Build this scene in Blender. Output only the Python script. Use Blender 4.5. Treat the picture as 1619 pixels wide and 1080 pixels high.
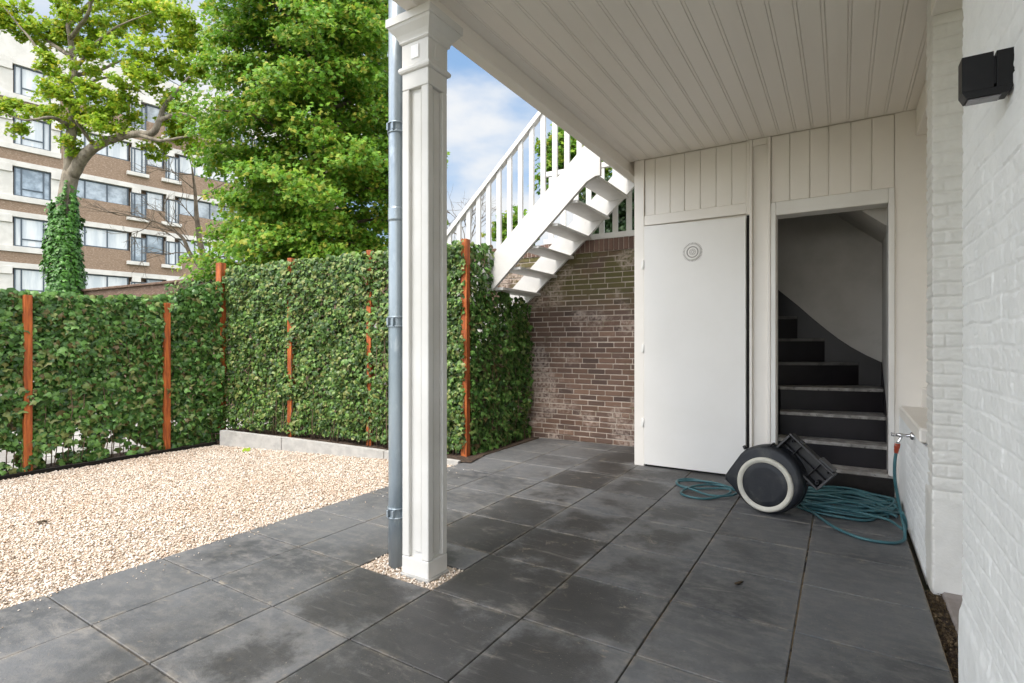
import bpy, math, random
import numpy as np

sc = bpy.context.scene
for o in list(bpy.data.objects):
    bpy.data.objects.remove(o)
R = math.radians
rng = np.random.default_rng(7)
random.seed(7)

# ------------------------------------------------------------------ camera
CAM = np.array([3.8032, -0.5401, 1.4217]); FPX = 838.4; CY = 540.5; YAW = 0.5578
cd = bpy.data.cameras.new("camera"); cam = bpy.data.objects.new("camera", cd)
sc.collection.objects.link(cam); sc.camera = cam
cam.location = CAM; cam.rotation_euler = (R(90), 0, YAW)
cd.sensor_width = 36; cd.lens = 36 * FPX / 1619
cd.shift_y = (CY - 540) / 1619
cd.clip_start = 0.05; cd.clip_end = 2000
_c, _s = math.cos(YAW), math.sin(YAW)

def at(px, py, fw):
    """world point seen at a photo pixel, fw metres ahead of the camera"""
    a = (px - 809.5) / FPX; b = -(py - CY) / FPX
    return CAM + fw * np.array([_c * a - _s, _s * a + _c, b])

# ------------------------------------------------------------------ world, sun, exposure
SUN_EL, SUN_AZ = R(58), R(181)          # azimuth measured from +Y clockwise (light comes from there)
w = bpy.data.worlds.new("World"); sc.world = w; w.use_nodes = True
nt = w.node_tree; nt.nodes.clear()
out = nt.nodes.new("ShaderNodeOutputWorld"); bg = nt.nodes.new("ShaderNodeBackground")
sky = nt.nodes.new("ShaderNodeTexSky"); sky.sky_type = 'NISHITA'; sky.sun_disc = False
sky.sun_elevation = SUN_EL; sky.sun_rotation = SUN_AZ; sky.air_density = 1.0; sky.dust_density = 0.6; sky.ozone_density = 1.5
tc = nt.nodes.new("ShaderNodeTexCoord")
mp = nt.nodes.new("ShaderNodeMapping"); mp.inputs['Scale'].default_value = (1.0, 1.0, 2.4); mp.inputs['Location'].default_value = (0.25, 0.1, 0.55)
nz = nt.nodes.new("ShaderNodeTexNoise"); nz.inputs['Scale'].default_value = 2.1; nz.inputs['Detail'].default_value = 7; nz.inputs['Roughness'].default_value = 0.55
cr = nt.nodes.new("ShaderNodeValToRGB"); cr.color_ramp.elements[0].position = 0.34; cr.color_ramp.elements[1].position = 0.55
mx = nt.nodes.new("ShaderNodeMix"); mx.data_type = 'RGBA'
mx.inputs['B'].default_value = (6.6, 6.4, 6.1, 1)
L = nt.links.new; SKY_OFF = (.3, .2, .1)
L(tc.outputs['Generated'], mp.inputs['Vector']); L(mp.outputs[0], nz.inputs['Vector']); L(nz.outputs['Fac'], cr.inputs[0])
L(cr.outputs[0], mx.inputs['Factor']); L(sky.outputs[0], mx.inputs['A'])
# sky dimmed towards the view, deeper blue, thin soft clouds; brighter elsewhere for fill
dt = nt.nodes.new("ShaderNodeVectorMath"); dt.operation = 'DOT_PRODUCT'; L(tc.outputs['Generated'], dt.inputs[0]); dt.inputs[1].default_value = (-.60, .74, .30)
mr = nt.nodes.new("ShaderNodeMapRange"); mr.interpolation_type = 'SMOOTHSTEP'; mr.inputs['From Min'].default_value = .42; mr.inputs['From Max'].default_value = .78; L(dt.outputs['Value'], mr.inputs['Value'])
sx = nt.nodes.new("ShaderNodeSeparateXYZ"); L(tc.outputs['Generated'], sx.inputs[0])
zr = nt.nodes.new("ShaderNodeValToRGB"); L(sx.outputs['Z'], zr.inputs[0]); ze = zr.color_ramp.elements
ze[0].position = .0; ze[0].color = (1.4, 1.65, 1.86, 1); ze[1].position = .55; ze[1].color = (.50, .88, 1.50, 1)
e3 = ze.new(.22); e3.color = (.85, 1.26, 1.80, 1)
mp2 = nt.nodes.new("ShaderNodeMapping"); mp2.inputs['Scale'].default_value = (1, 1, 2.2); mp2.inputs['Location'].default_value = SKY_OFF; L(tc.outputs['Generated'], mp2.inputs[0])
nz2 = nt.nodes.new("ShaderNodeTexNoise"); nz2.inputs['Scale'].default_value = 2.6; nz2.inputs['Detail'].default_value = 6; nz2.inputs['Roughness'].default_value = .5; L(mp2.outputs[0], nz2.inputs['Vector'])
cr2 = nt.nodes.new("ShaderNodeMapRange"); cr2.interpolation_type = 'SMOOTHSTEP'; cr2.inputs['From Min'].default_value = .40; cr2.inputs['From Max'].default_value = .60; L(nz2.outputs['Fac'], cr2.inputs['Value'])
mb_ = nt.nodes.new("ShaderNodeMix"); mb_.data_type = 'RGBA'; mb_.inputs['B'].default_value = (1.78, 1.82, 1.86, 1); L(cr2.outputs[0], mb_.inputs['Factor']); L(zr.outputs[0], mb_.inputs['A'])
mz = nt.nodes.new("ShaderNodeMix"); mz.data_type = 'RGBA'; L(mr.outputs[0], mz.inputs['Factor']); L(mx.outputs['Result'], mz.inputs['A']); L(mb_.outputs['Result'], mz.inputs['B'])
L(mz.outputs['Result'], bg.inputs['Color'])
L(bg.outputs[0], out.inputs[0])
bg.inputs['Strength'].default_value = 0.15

sd = bpy.data.lights.new("sun", 'SUN'); sun = bpy.data.objects.new("sun", sd); sc.collection.objects.link(sun)
sd.energy = 1.3; sd.angle = R(28); sd.color = (1.0, 0.94, 0.86)
sun.rotation_euler = (R(90) - SUN_EL, 0, math.pi - SUN_AZ + 0.0)
sun.rotation_euler = (math.pi / 2 - SUN_EL, 0, math.pi - SUN_AZ)

vs = sc.view_settings; vs.view_transform = 'Standard'; vs.look = 'None'; vs.gamma = 1; vs.use_curve_mapping = False
vs.exposure = 1.78
sc.cycles.use_denoising = True
sc.cycles.max_bounces = 12; sc.cycles.diffuse_bounces = 8; sc.cycles.glossy_bounces = 4
sc.cycles.transmission_bounces = 6; sc.cycles.use_adaptive_sampling = True; sc.cycles.adaptive_threshold = 0.02
sc.cycles.sample_clamp_indirect = 8; sc.cycles.caustics_reflective = False; sc.cycles.caustics_refractive = False

# ------------------------------------------------------------------ materials
def mat(name, col, rough=0.6, var=None, vscale=3.0, island=None, bump=0.0, bscale=60.0, spec=0.4, metal=0.0,
        stretch=None, transl=0.0, stain=None, sscale=1.5, spos=(0.5, 0.65), bdist=0.01, coat=0.0):
    """var: second colour mixed in by noise; island: list of colours picked per loose piece; stain: colour of blotches"""
    m = bpy.data.materials.new(name); m.use_nodes = True
    t = m.node_tree; n = t.nodes; b = n['Principled BSDF']; k = t.links.new
    b.inputs['Roughness'].default_value = rough; b.inputs['Metallic'].default_value = metal
    b.inputs['Specular IOR Level'].default_value = spec
    if coat: b.inputs['Coat Weight'].default_value = coat; b.inputs['Coat Roughness'].default_value = 0.15
    co = n.new("ShaderNodeTexCoord"); src = co.outputs['Object']
    if stretch:
        mm = n.new("ShaderNodeMapping"); mm.inputs['Scale'].default_value = stretch
        k(src, mm.inputs[0]); src = mm.outputs[0]
    def noise(scale, detail=6, rg=0.6):
        q = n.new("ShaderNodeTexNoise"); q.inputs['Scale'].default_value = scale; q.inputs['Detail'].default_value = detail
        q.inputs['Roughness'].default_value = rg; k(src, q.inputs['Vector']); return q.outputs['Fac']
    def mix(f, A, B):
        q = n.new("ShaderNodeMix"); q.data_type = 'RGBA'
        if hasattr(f, 'links'): k(f, q.inputs['Factor'])
        else: q.inputs['Factor'].default_value = f
        for s_, v in (('A', A), ('B', B)):
            if hasattr(v, 'links'): k(v, q.inputs[s_])
            else: q.inputs[s_].default_value = (*v, 1)
        return q.outputs['Result']
    def ramp(f, p0, p1):
        q = n.new("ShaderNodeMapRange"); q.inputs['From Min'].default_value = p0; q.inputs['From Max'].default_value = p1
        q.interpolation_type = 'SMOOTHSTEP'
        k(f, q.inputs['Value']); return q.outputs['Result']
    c = col
    if island:
        g = n.new("ShaderNodeNewGeometry"); r = n.new("ShaderNodeValToRGB"); e = r.color_ramp.elements
        r.color_ramp.interpolation = 'LINEAR'
        while len(e) < len(island): e.new(0.5)
        for i, cc in enumerate(island):
            e[i].position = i / (len(island) - 1); e[i].color = (*cc, 1)
        k(g.outputs['Random Per Island'], r.inputs[0]); c = r.outputs[0]
    if var: c = mix(ramp(noise(vscale), 0.35, 0.65), c, var)
    if stain: c = mix(ramp(noise(sscale, 9, 0.65), *spos), c, stain)
    if hasattr(c, 'links'): k(c, b.inputs['Base Color'])
    else: b.inputs['Base Color'].default_value = (*c, 1)
    if bump:
        bp = n.new("ShaderNodeBump"); bp.inputs['Strength'].default_value = bump; bp.inputs['Distance'].default_value = bdist
        k(noise(bscale, 8), bp.inputs['Height']); k(bp.outputs[0], b.inputs['Normal'])
    if transl:
        o_ = n['Material Output']; tr = n.new("ShaderNodeBsdfTranslucent"); ms = n.new("ShaderNodeMixShader")
        ms.inputs[0].default_value = transl
        if hasattr(c, 'links'): k(c, tr.inputs[0])
        else: tr.inputs[0].default_value = (*c, 1)
        k(b.outputs[0], ms.inputs[1]); k(tr.outputs[0], ms.inputs[2]); k(ms.outputs[0], o_.inputs[0])
    return m

M = {}
M['white'] = mat('white_paint', (.78, .765, .73), .45, var=(.72, .70, .665), vscale=1.3, bump=.12, bscale=25, bdist=.004)
M['ceil'] = mat('ceiling_paint', (.84, .80, .745), .5, var=(.80, .76, .705), vscale=1.0, bump=.1, bscale=30, stretch=(3, .3, 1), bdist=.004)
M['facade'] = mat('facade_paint', (.83, .79, .735), .5, var=(.79, .75, .695), vscale=1.2, bump=.15, bscale=18, bdist=.004)
M['door'] = mat('door_paint', (.82, .80, .77), .4, var=(.78, .76, .725), vscale=.8, bump=.06, bscale=14, bdist=.004)
M['colpaint'] = mat('column_paint', (.66, .65, .625), .42, var=(.60, .59, .56), vscale=2.5, bump=.12, bscale=30, stain=(.6, .58, .53), sscale=5, spos=(.6, .8), bdist=.004)
M['brickpaint'] = mat('painted_brick', (.85, .86, .865), .7, var=(.80, .81, .815), vscale=5, bump=.3, bscale=70, stain=(.6, .58, .53), sscale=9, spos=(.66, .8), bdist=.005)
M['pierpaint'] = mat('painted_pier', (.74, .725, .69), .5, var=(.68, .665, .63), vscale=6, bump=.35, bscale=60, bdist=.006)
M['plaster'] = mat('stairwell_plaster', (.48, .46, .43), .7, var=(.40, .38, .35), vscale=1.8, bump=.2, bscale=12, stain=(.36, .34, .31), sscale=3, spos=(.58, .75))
M['darkstair'] = mat('dark_stair_paint', (.007, .0055, .007), .4, spec=.3, var=(.012, .010, .012), vscale=3, bump=.15, bscale=20)
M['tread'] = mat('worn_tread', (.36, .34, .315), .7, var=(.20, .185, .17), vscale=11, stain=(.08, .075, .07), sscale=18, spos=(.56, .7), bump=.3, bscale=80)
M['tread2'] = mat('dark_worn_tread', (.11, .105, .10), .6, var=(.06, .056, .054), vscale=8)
M['board_and_shade'] = mat('kick_board_and_gap_shade', (.008, .007, .0065), .5, spec=.25, var=(.016, .013, .012), vscale=9, stain=(.25, .2, .16), sscale=45, spos=(.72, .8))  # own dark of the kick board; also paints the shade round the door
M['zinc'] = mat('galvanised_zinc', (.31, .36, .40), .34, var=(.23, .28, .32), vscale=7, metal=.45, stain=(.42, .47, .51), sscale=14, spos=(.5, .75), stretch=(1, 1, .35))
M['black'] = mat('black_metal', (.008, .0075, .007), .4, bump=.05, spec=.2)
M['glass'] = mat('lamp_lens', (.16, .15, .16), .12, spec=.8)
M['concrete'] = mat('kerb_concrete', (.42, .41, .39), .9, var=(.34, .335, .32), vscale=9, bump=.5, bscale=120, stain=(.25, .24, .22), sscale=4, spos=(.58, .75))
M['slab'] = mat('threshold_slab', (.33, .29, .275), .85, var=(.26, .225, .21), vscale=11, bump=.4, bscale=90)
M['soil'] = mat('soil', (.045, .03, .022), .95, var=(.09, .06, .04), vscale=22, bump=1, bscale=60, bdist=.03)
M['debris'] = mat('leaf_debris', (.07, .048, .028), .95, island=[(.05, .034, .02), (.12, .078, .04), (.20, .14, .075), (.085, .055, .03), (.28, .21, .13)], var=(.13, .09, .05), vscale=70, bump=1, bscale=80, bdist=.02)
M['gravelbase'] = mat('gravel_base', (.44, .35, .26), .95, var=(.56, .48, .39), vscale=70, bump=1, bscale=90, bdist=.02)
M['pebble'] = mat('pebble', (.6, .5, .4), .8, island=[(.30, .21, .14), (.60, .49, .39), (.68, .61, .53), (.48, .37, .28), (.73, .68, .61), (.58, .47, .385), (.80, .76, .70), (.25, .20, .155), (.66, .57, .49)])
M['rust'] = mat('stained_post', (.42, .11, .022), .65, var=(.22, .05, .012), vscale=9, bump=.4, bscale=30, stretch=(4, 4, .4), stain=(.14, .04, .015), sscale=5, spos=(.58, .75))
M['bark'] = mat('bark', (.20, .16, .12), .9, var=(.11, .085, .06), vscale=9, bump=.9, bscale=18, stretch=(1, 1, .35), bdist=.03)
M['bark2'] = mat('pale_bark', (.25, .215, .165), .9, var=(.12, .10, .075), vscale=7, bump=.9, bscale=14, stretch=(1, 1, .4), bdist=.03)
M['twig'] = mat('ivy_stem', (.16, .11, .07), .9, var=(.09, .06, .04), vscale=20)
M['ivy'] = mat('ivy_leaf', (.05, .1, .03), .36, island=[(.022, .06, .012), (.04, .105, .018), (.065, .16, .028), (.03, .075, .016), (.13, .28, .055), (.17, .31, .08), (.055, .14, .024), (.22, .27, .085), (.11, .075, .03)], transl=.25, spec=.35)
M['ivysunlit'] = mat('ivy_leaf_sunny', (.07, .11, .03), .38, island=[(.02, .05, .012), (.05, .10, .02), (.08, .15, .03), (.03, .07, .018), (.12, .24, .045), (.18, .28, .065), (.24, .25, .08), (.055, .14, .026)], transl=.25, spec=.35)  # yellower ivy for the back screen, sunlight put into the leaf tones
M['ivytrunk'] = mat('ivy_on_bark', (.06, .13, .02), .4, island=[(.03, .10, .012), (.055, .17, .02), (.09, .24, .03), (.04, .13, .016)], transl=.2, spec=.45)
M['maple'] = mat('maple_leaf', (.06, .15, .02), .5, island=[(.075, .19, .014), (.11, .25, .018), (.15, .31, .024), (.09, .22, .016), (.19, .35, .028), (.26, .39, .035), (.10, .24, .018), (.40, .38, .05), (.08, .20, .016)], transl=.42, spec=.3)
M['yellowleaf'] = mat('yellowing_leaf', (.16, .22, .03), .5, island=[(.18, .33, .02), (.27, .42, .026), (.36, .47, .03), (.13, .28, .018), (.40, .48, .035), (.22, .37, .022), (.50, .45, .035), (.18, .33, .02), (.30, .44, .026)], transl=.4, spec=.3)
M['darkleaf'] = mat('dark_evergreen', (.02, .05, .015), .5, island=[(.012, .03, .01), (.025, .06, .016), (.018, .045, .012), (.05, .09, .03)], transl=.1)
M['aptbrick'] = mat('apartment_brick', (.235, .165, .115), .9, var=(.185, .13, .09), vscale=7, bump=.3, bscale=18, stain=(.32, .245, .185), sscale=10, spos=(.5, .62), stretch=(1, 1, 4))
M['aptwhite'] = mat('apartment_concrete', (.56, .545, .51), .7, var=(.48, .465, .43), vscale=1.5)
M['aptframe'] = mat('window_frame_blue', (.055, .075, .095), .5)
M['pane'] = mat('curtained_pane', (.40, .44, .47), .15, var=(.58, .60, .60), vscale=1.6, stretch=(1.5, 1.5, .2), spec=.6)
M['pane2'] = mat('dark_pane', (.14, .17, .19), .06, var=(.36, .41, .45), vscale=1.1, spec=.8)
M['plastic'] = mat('reel_plastic', (.012, .014, .019), .42, spec=.3, var=(.018, .020, .024), vscale=6, stain=(.055, .054, .052), sscale=6, spos=(.52, .75), bump=.08, bscale=60)
M['tray'] = mat('bracket_plastic', (.012, .012, .014), .4, bump=.05)
M['traylip'] = mat('bracket_edge', (.04, .04, .043), .4)
M['cream'] = mat('cream_ring', (.56, .54, .47), .45, var=(.48, .46, .40), vscale=9)
M['hose'] = mat('hose_rubber', (.045, .135, .15), .42, var=(.03, .10, .118), vscale=9, spec=.5)
M['orange'] = mat('hose_coupling', (.30, .045, .018), .5)
M['chrome'] = mat('chrome', (.62, .62, .64), .14, metal=1.0)
M['ground'] = mat('ground', (.16, .15, .13), .95, var=(.10, .12, .06), vscale=.6, bump=.4, bscale=8)
M['paving_far'] = mat('neighbour_paving', (.36, .35, .335), .9, var=(.22, .21, .195), vscale=2)
M['picket'] = mat('picket_paint', (.62, .61, .585), .5)
M['stairpaint'] = mat('staircase_paint', (.60, .59, .57), .5, var=(.54, .53, .51), vscale=3, stain=(.45, .43, .39), sscale=7, spos=(.62, .8))
M['ornament'] = mat('lit_ornament', (.88, .88, .88), .3)
M['slit'] = mat('vent_slot', (.36, .335, .315), .7)
M['dryleaf'] = mat('dry_leaf', (.05, .035, .02), .9)

# paving: dark concrete with sandy dust, damp patches and pale streaks
def paving_mat():
    m = bpy.data.materials.new('charcoal_paving'); m.use_nodes = True
    t = m.node_tree; n = t.nodes; b = n['Principled BSDF']; k = t.links.new
    co = n.new("ShaderNodeTexCoord"); g = n.new("ShaderNodeNewGeometry")
    def noise(scale, detail=8, rg=.6, st=(1, 1, 1), loc=(0, 0, 0), dist=0.0):
        mm = n.new("ShaderNodeMapping"); mm.inputs['Scale'].default_value = st; mm.inputs['Location'].default_value = loc
        k(co.outputs['Object'], mm.inputs[0])
        q = n.new("ShaderNodeTexNoise"); q.inputs['Scale'].default_value = scale; q.inputs['Detail'].default_value = detail
        q.inputs['Roughness'].default_value = rg; q.inputs['Distortion'].default_value = dist
        k(mm.outputs[0], q.inputs['Vector']); return q.outputs['Fac']
    def ramp(f, p0, p1, o0=0., o1=1.):
        q = n.new("ShaderNodeMapRange"); q.interpolation_type = 'SMOOTHSTEP'
        for i, v in (('From Min', p0), ('From Max', p1), ('To Min', o0), ('To Max', o1)): q.inputs[i].default_value = v
        k(f, q.inputs['Value']); return q.outputs['Result']
    def mul(a, c):
        q = n.new("ShaderNodeMath"); q.operation = 'MULTIPLY'; k(a, q.inputs[0])
        if hasattr(c, 'links'): k(c, q.inputs[1])
        else: q.inputs[1].default_value = c
        return q.outputs[0]
    def mix(f, A, B):
        q = n.new("ShaderNodeMix"); q.data_type = 'RGBA'; k(f, q.inputs['Factor'])
        for s_, v in (('A', A), ('B', B)):
            if hasattr(v, 'links'): k(v, q.inputs[s_])
            else: q.inputs[s_].default_value = (*v, 1)
        return q.outputs['Result']
    tone = n.new("ShaderNodeValToRGB"); e = tone.color_ramp.elements
    e[0].color = (.055, .057, .061, 1); e[1].color = (.086, .090, .096, 1)
    k(g.outputs['Random Per Island'], tone.inputs[0])
    sep = n.new("ShaderNodeSeparateXYZ"); k(co.outputs['Object'], sep.inputs[0])
    def math_(op, a, b_=None, c_=None):
        q = n.new("ShaderNodeMath"); q.operation = op
        for i, v in enumerate((a, b_, c_)):
            if v is None: continue
            if hasattr(v, 'links'): k(v, q.inputs[i])
            else: q.inputs[i].default_value = v
        return q.outputs[0]
    ex = math_('PINGPONG', sep.outputs['X'], .3); ey = math_('PINGPONG', sep.outputs['Y'], .3)      # distance to the joints
    edge = math_('MINIMUM', ex, ey)
    c = tone.outputs[0]
    c = mix(mul(ramp(noise(1.3, 6, loc=(5, 5, 0)), .38, .60), .6), c, (.14, .144, .151))            # dry paler areas
    c = mix(mul(ramp(noise(9, 8, .7, st=(1, 1.5, 1), loc=(2, 8, 0)), .42, .66), .6), c, (.17, .165, .16))   # mottling
    # damp hearts of the slabs, their rims already dry
    band = ramp(noise(.55, 3, .5, loc=(1.2, .3, 0)), .44, .56)
    hue_ = n.new("ShaderNodeMath"); hue_.operation = 'MULTIPLY_ADD'; hue_.inputs[1].default_value = 7.31; hue_.inputs[2].default_value = .37; k(g.outputs['Random Per Island'], hue_.inputs[0])
    r2_ = math_('FRACT', hue_.outputs[0])
    heart = math_('ADD', math_('ADD', math_('MULTIPLY', edge, .8), math_('MULTIPLY', r2_, .26)), math_('MULTIPLY', noise(2.1, 12, .74, loc=(3, 1, 0)), 1.25))
    reach = mul(ramp(math_('ADD', sep.outputs['X'], math_('MULTIPLY', noise(1.2, 4, .6), 1.2)), 1.4, 2.1), ramp(math_('ADD', sep.outputs['X'], math_('MULTIPLY', noise(1.0, 4, .6, loc=(4, 0, 0)), 1.4)), 4.1, 3.2))
    halo = mul(mul(ramp(heart, .56, .72), ramp(heart, .88, .72)), reach)
    c = mix(mul(halo, .28), c, (.19, .185, .178))           # pale bloom round the drying edges
    damp = mul(ramp(heart, .64, .90), math_('ADD', math_('MULTIPLY', reach, .75), math_('MULTIPLY', band, .18)))
    c = mix(damp, c, (.034, .032, .030))
    c = mix(mul(ramp(noise(14, 9, .75, st=(.25, 2.2, 1), loc=(3, 3, 0), dist=.4), .56, .70), .35), c, (.19, .185, .175))   # scuffs
    c = mix(mul(ramp(noise(60, 5, .7), .52, .70), .35), c, (.045, .044, .043))
    c = mix(mul(ramp(noise(2.4, 9, .72, st=(.7, 2.2, 1), loc=(7, 2, 0), dist=.6), .56, .72), .5), c, (.27, .25, .225))   # swept dust
    c = mix(mul(ramp(noise(95, 3, .6), .66, .73), ramp(noise(2.2, 4, .6, loc=(1, 9, 0)), .42, .62)), c, (.36, .31, .24))   # sand grains
    smear = mul(ramp(noise(5, 9, .75, st=(1, 1.6, 1), loc=(4, 4, 0), dist=1.2), .60, .72), ramp(noise(.8, 2, .5, loc=(6, 1, 0)), .42, .58))
    smear2 = mul(ramp(noise(7, 10, .78, st=(1, 1.4, 1), loc=(9, 4, 2), dist=.9), .56, .70), math_('MULTIPLY', reach, ramp(noise(1.1, 3, .5, loc=(2, 2, 2)), .36, .56)))
    c = mix(mul(mul(smear2, ramp(sep.outputs['Y'], 1.6, 2.6)), .6), c, (.33, .28, .215))
    c = mix(mul(smear, .75), c, (.36, .30, .22))         # sand smears
    rim = mul(ramp(edge, .035, .004), ramp(noise(6, 7, .7, loc=(8, 8, 0)), .45, .62))
    c = mix(mul(rim, .25), c, (.33, .28, .21))           # sand swept into the joints
    k(c, b.inputs['Base Color'])
    k(ramp(heart, .5, .8, .75, .55), b.inputs['Roughness'])
    bp = n.new("ShaderNodeBump"); bp.inputs['Strength'].default_value = .35; bp.inputs['Distance'].default_value = .004
    k(noise(120, 6), bp.inputs['Height']); k(bp.outputs[0], b.inputs['Normal'])
    b.inputs['Specular IOR Level'].default_value = .4
    return m
M['paving'] = paving_mat()
M['joint'] = mat('joint_sand', (.055, .05, .042), .95, var=(.03, .027, .023), vscale=9, stain=(.40, .31, .21), sscale=2.2, spos=(.42, .55))

# brown brick wall: island tones + moss + lime bloom
def brick_mat():
    m = mat('brown_brick', (.12, .08, .07), .9, island=[(.10, .060, .044), (.14, .084, .060), (.105, .068, .054), (.18, .11, .078), (.072, .048, .040), (.15, .092, .068)], bump=.7, bscale=70, bdist=.006)
    t = m.node_tree; n = t.nodes; k = t.links.new; b = n['Principled BSDF']
    src = b.inputs['Base Color'].links[0].from_socket
    co = n.new("ShaderNodeTexCoord"); sep = n.new("ShaderNodeSeparateXYZ"); k(co.outputs['Object'], sep.inputs[0])
    def noise(s, d=8, loc=(0, 0, 0)):
        mm = n.new("ShaderNodeMapping"); mm.inputs['Location'].default_value = loc; k(co.outputs['Object'], mm.inputs[0])
        q = n.new("ShaderNodeTexNoise"); q.inputs['Scale'].default_value = s; q.inputs['Detail'].default_value = d; k(mm.outputs[0], q.inputs['Vector']); return q.outputs['Fac']
    def rng_(f, a, c_, lo=0., hi=1.):
        q = n.new("ShaderNodeMapRange"); q.interpolation_type = 'SMOOTHSTEP'
        for i, v in (('From Min', a), ('From Max', c_), ('To Min', lo), ('To Max', hi)): q.inputs[i].default_value = v
        k(f, q.inputs['Value']); return q.outputs['Result']
    def mul(a, c_):
        q = n.new("ShaderNodeMath"); q.operation = 'MULTIPLY'; k(a, q.inputs[0]); k(c_, q.inputs[1]); return q.outputs[0]
    def mix(f, A, B):
        q = n.new("ShaderNodeMix"); q.data_type = 'RGBA'; k(f, q.inputs['Factor']); k(A, q.inputs['A']); q.inputs['B'].default_value = (*B, 1); return q.outputs['Result']
    moss = mul(rng_(sep.outputs['Z'], 1.75, 2.3), rng_(noise(2.6), .33, .55, 0, .9))
    c = mix(moss, src, (.10, .092, .03))
    lime = mul(rng_(noise(2.3, 8, (2.2, 0, 1.4)), .50, .64, 0, .75), rng_(noise(25, 5), .35, .6))
    c = mix(lime, c, (.42, .34, .29))
    k(c, b.inputs['Base Color'])
    return m
M['brick'] = brick_mat()
M['mortar'] = mat('mortar', (.47, .40, .34), .95, var=(.34, .285, .24), vscale=6, bump=.6, bscale=90, stain=(.14, .12, .06), sscale=3, spos=(.55, .7))
M['soldier'] = mat('soldier_brick', (.17, .085, .06), .9, island=[(.125, .075, .058), (.165, .098, .074), (.11, .068, .054), (.18, .112, .088)], bump=.6, bscale=70, bdist=.006)
M['reargarden'] = mat('old_brick_texture', (.13, .08, .055), .9, var=(.09, .055, .04), vscale=9, stain=(.22, .16, .12), sscale=12, spos=(.5, .65), bump=.6, bscale=30, stretch=(1, 1, 4))

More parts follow.
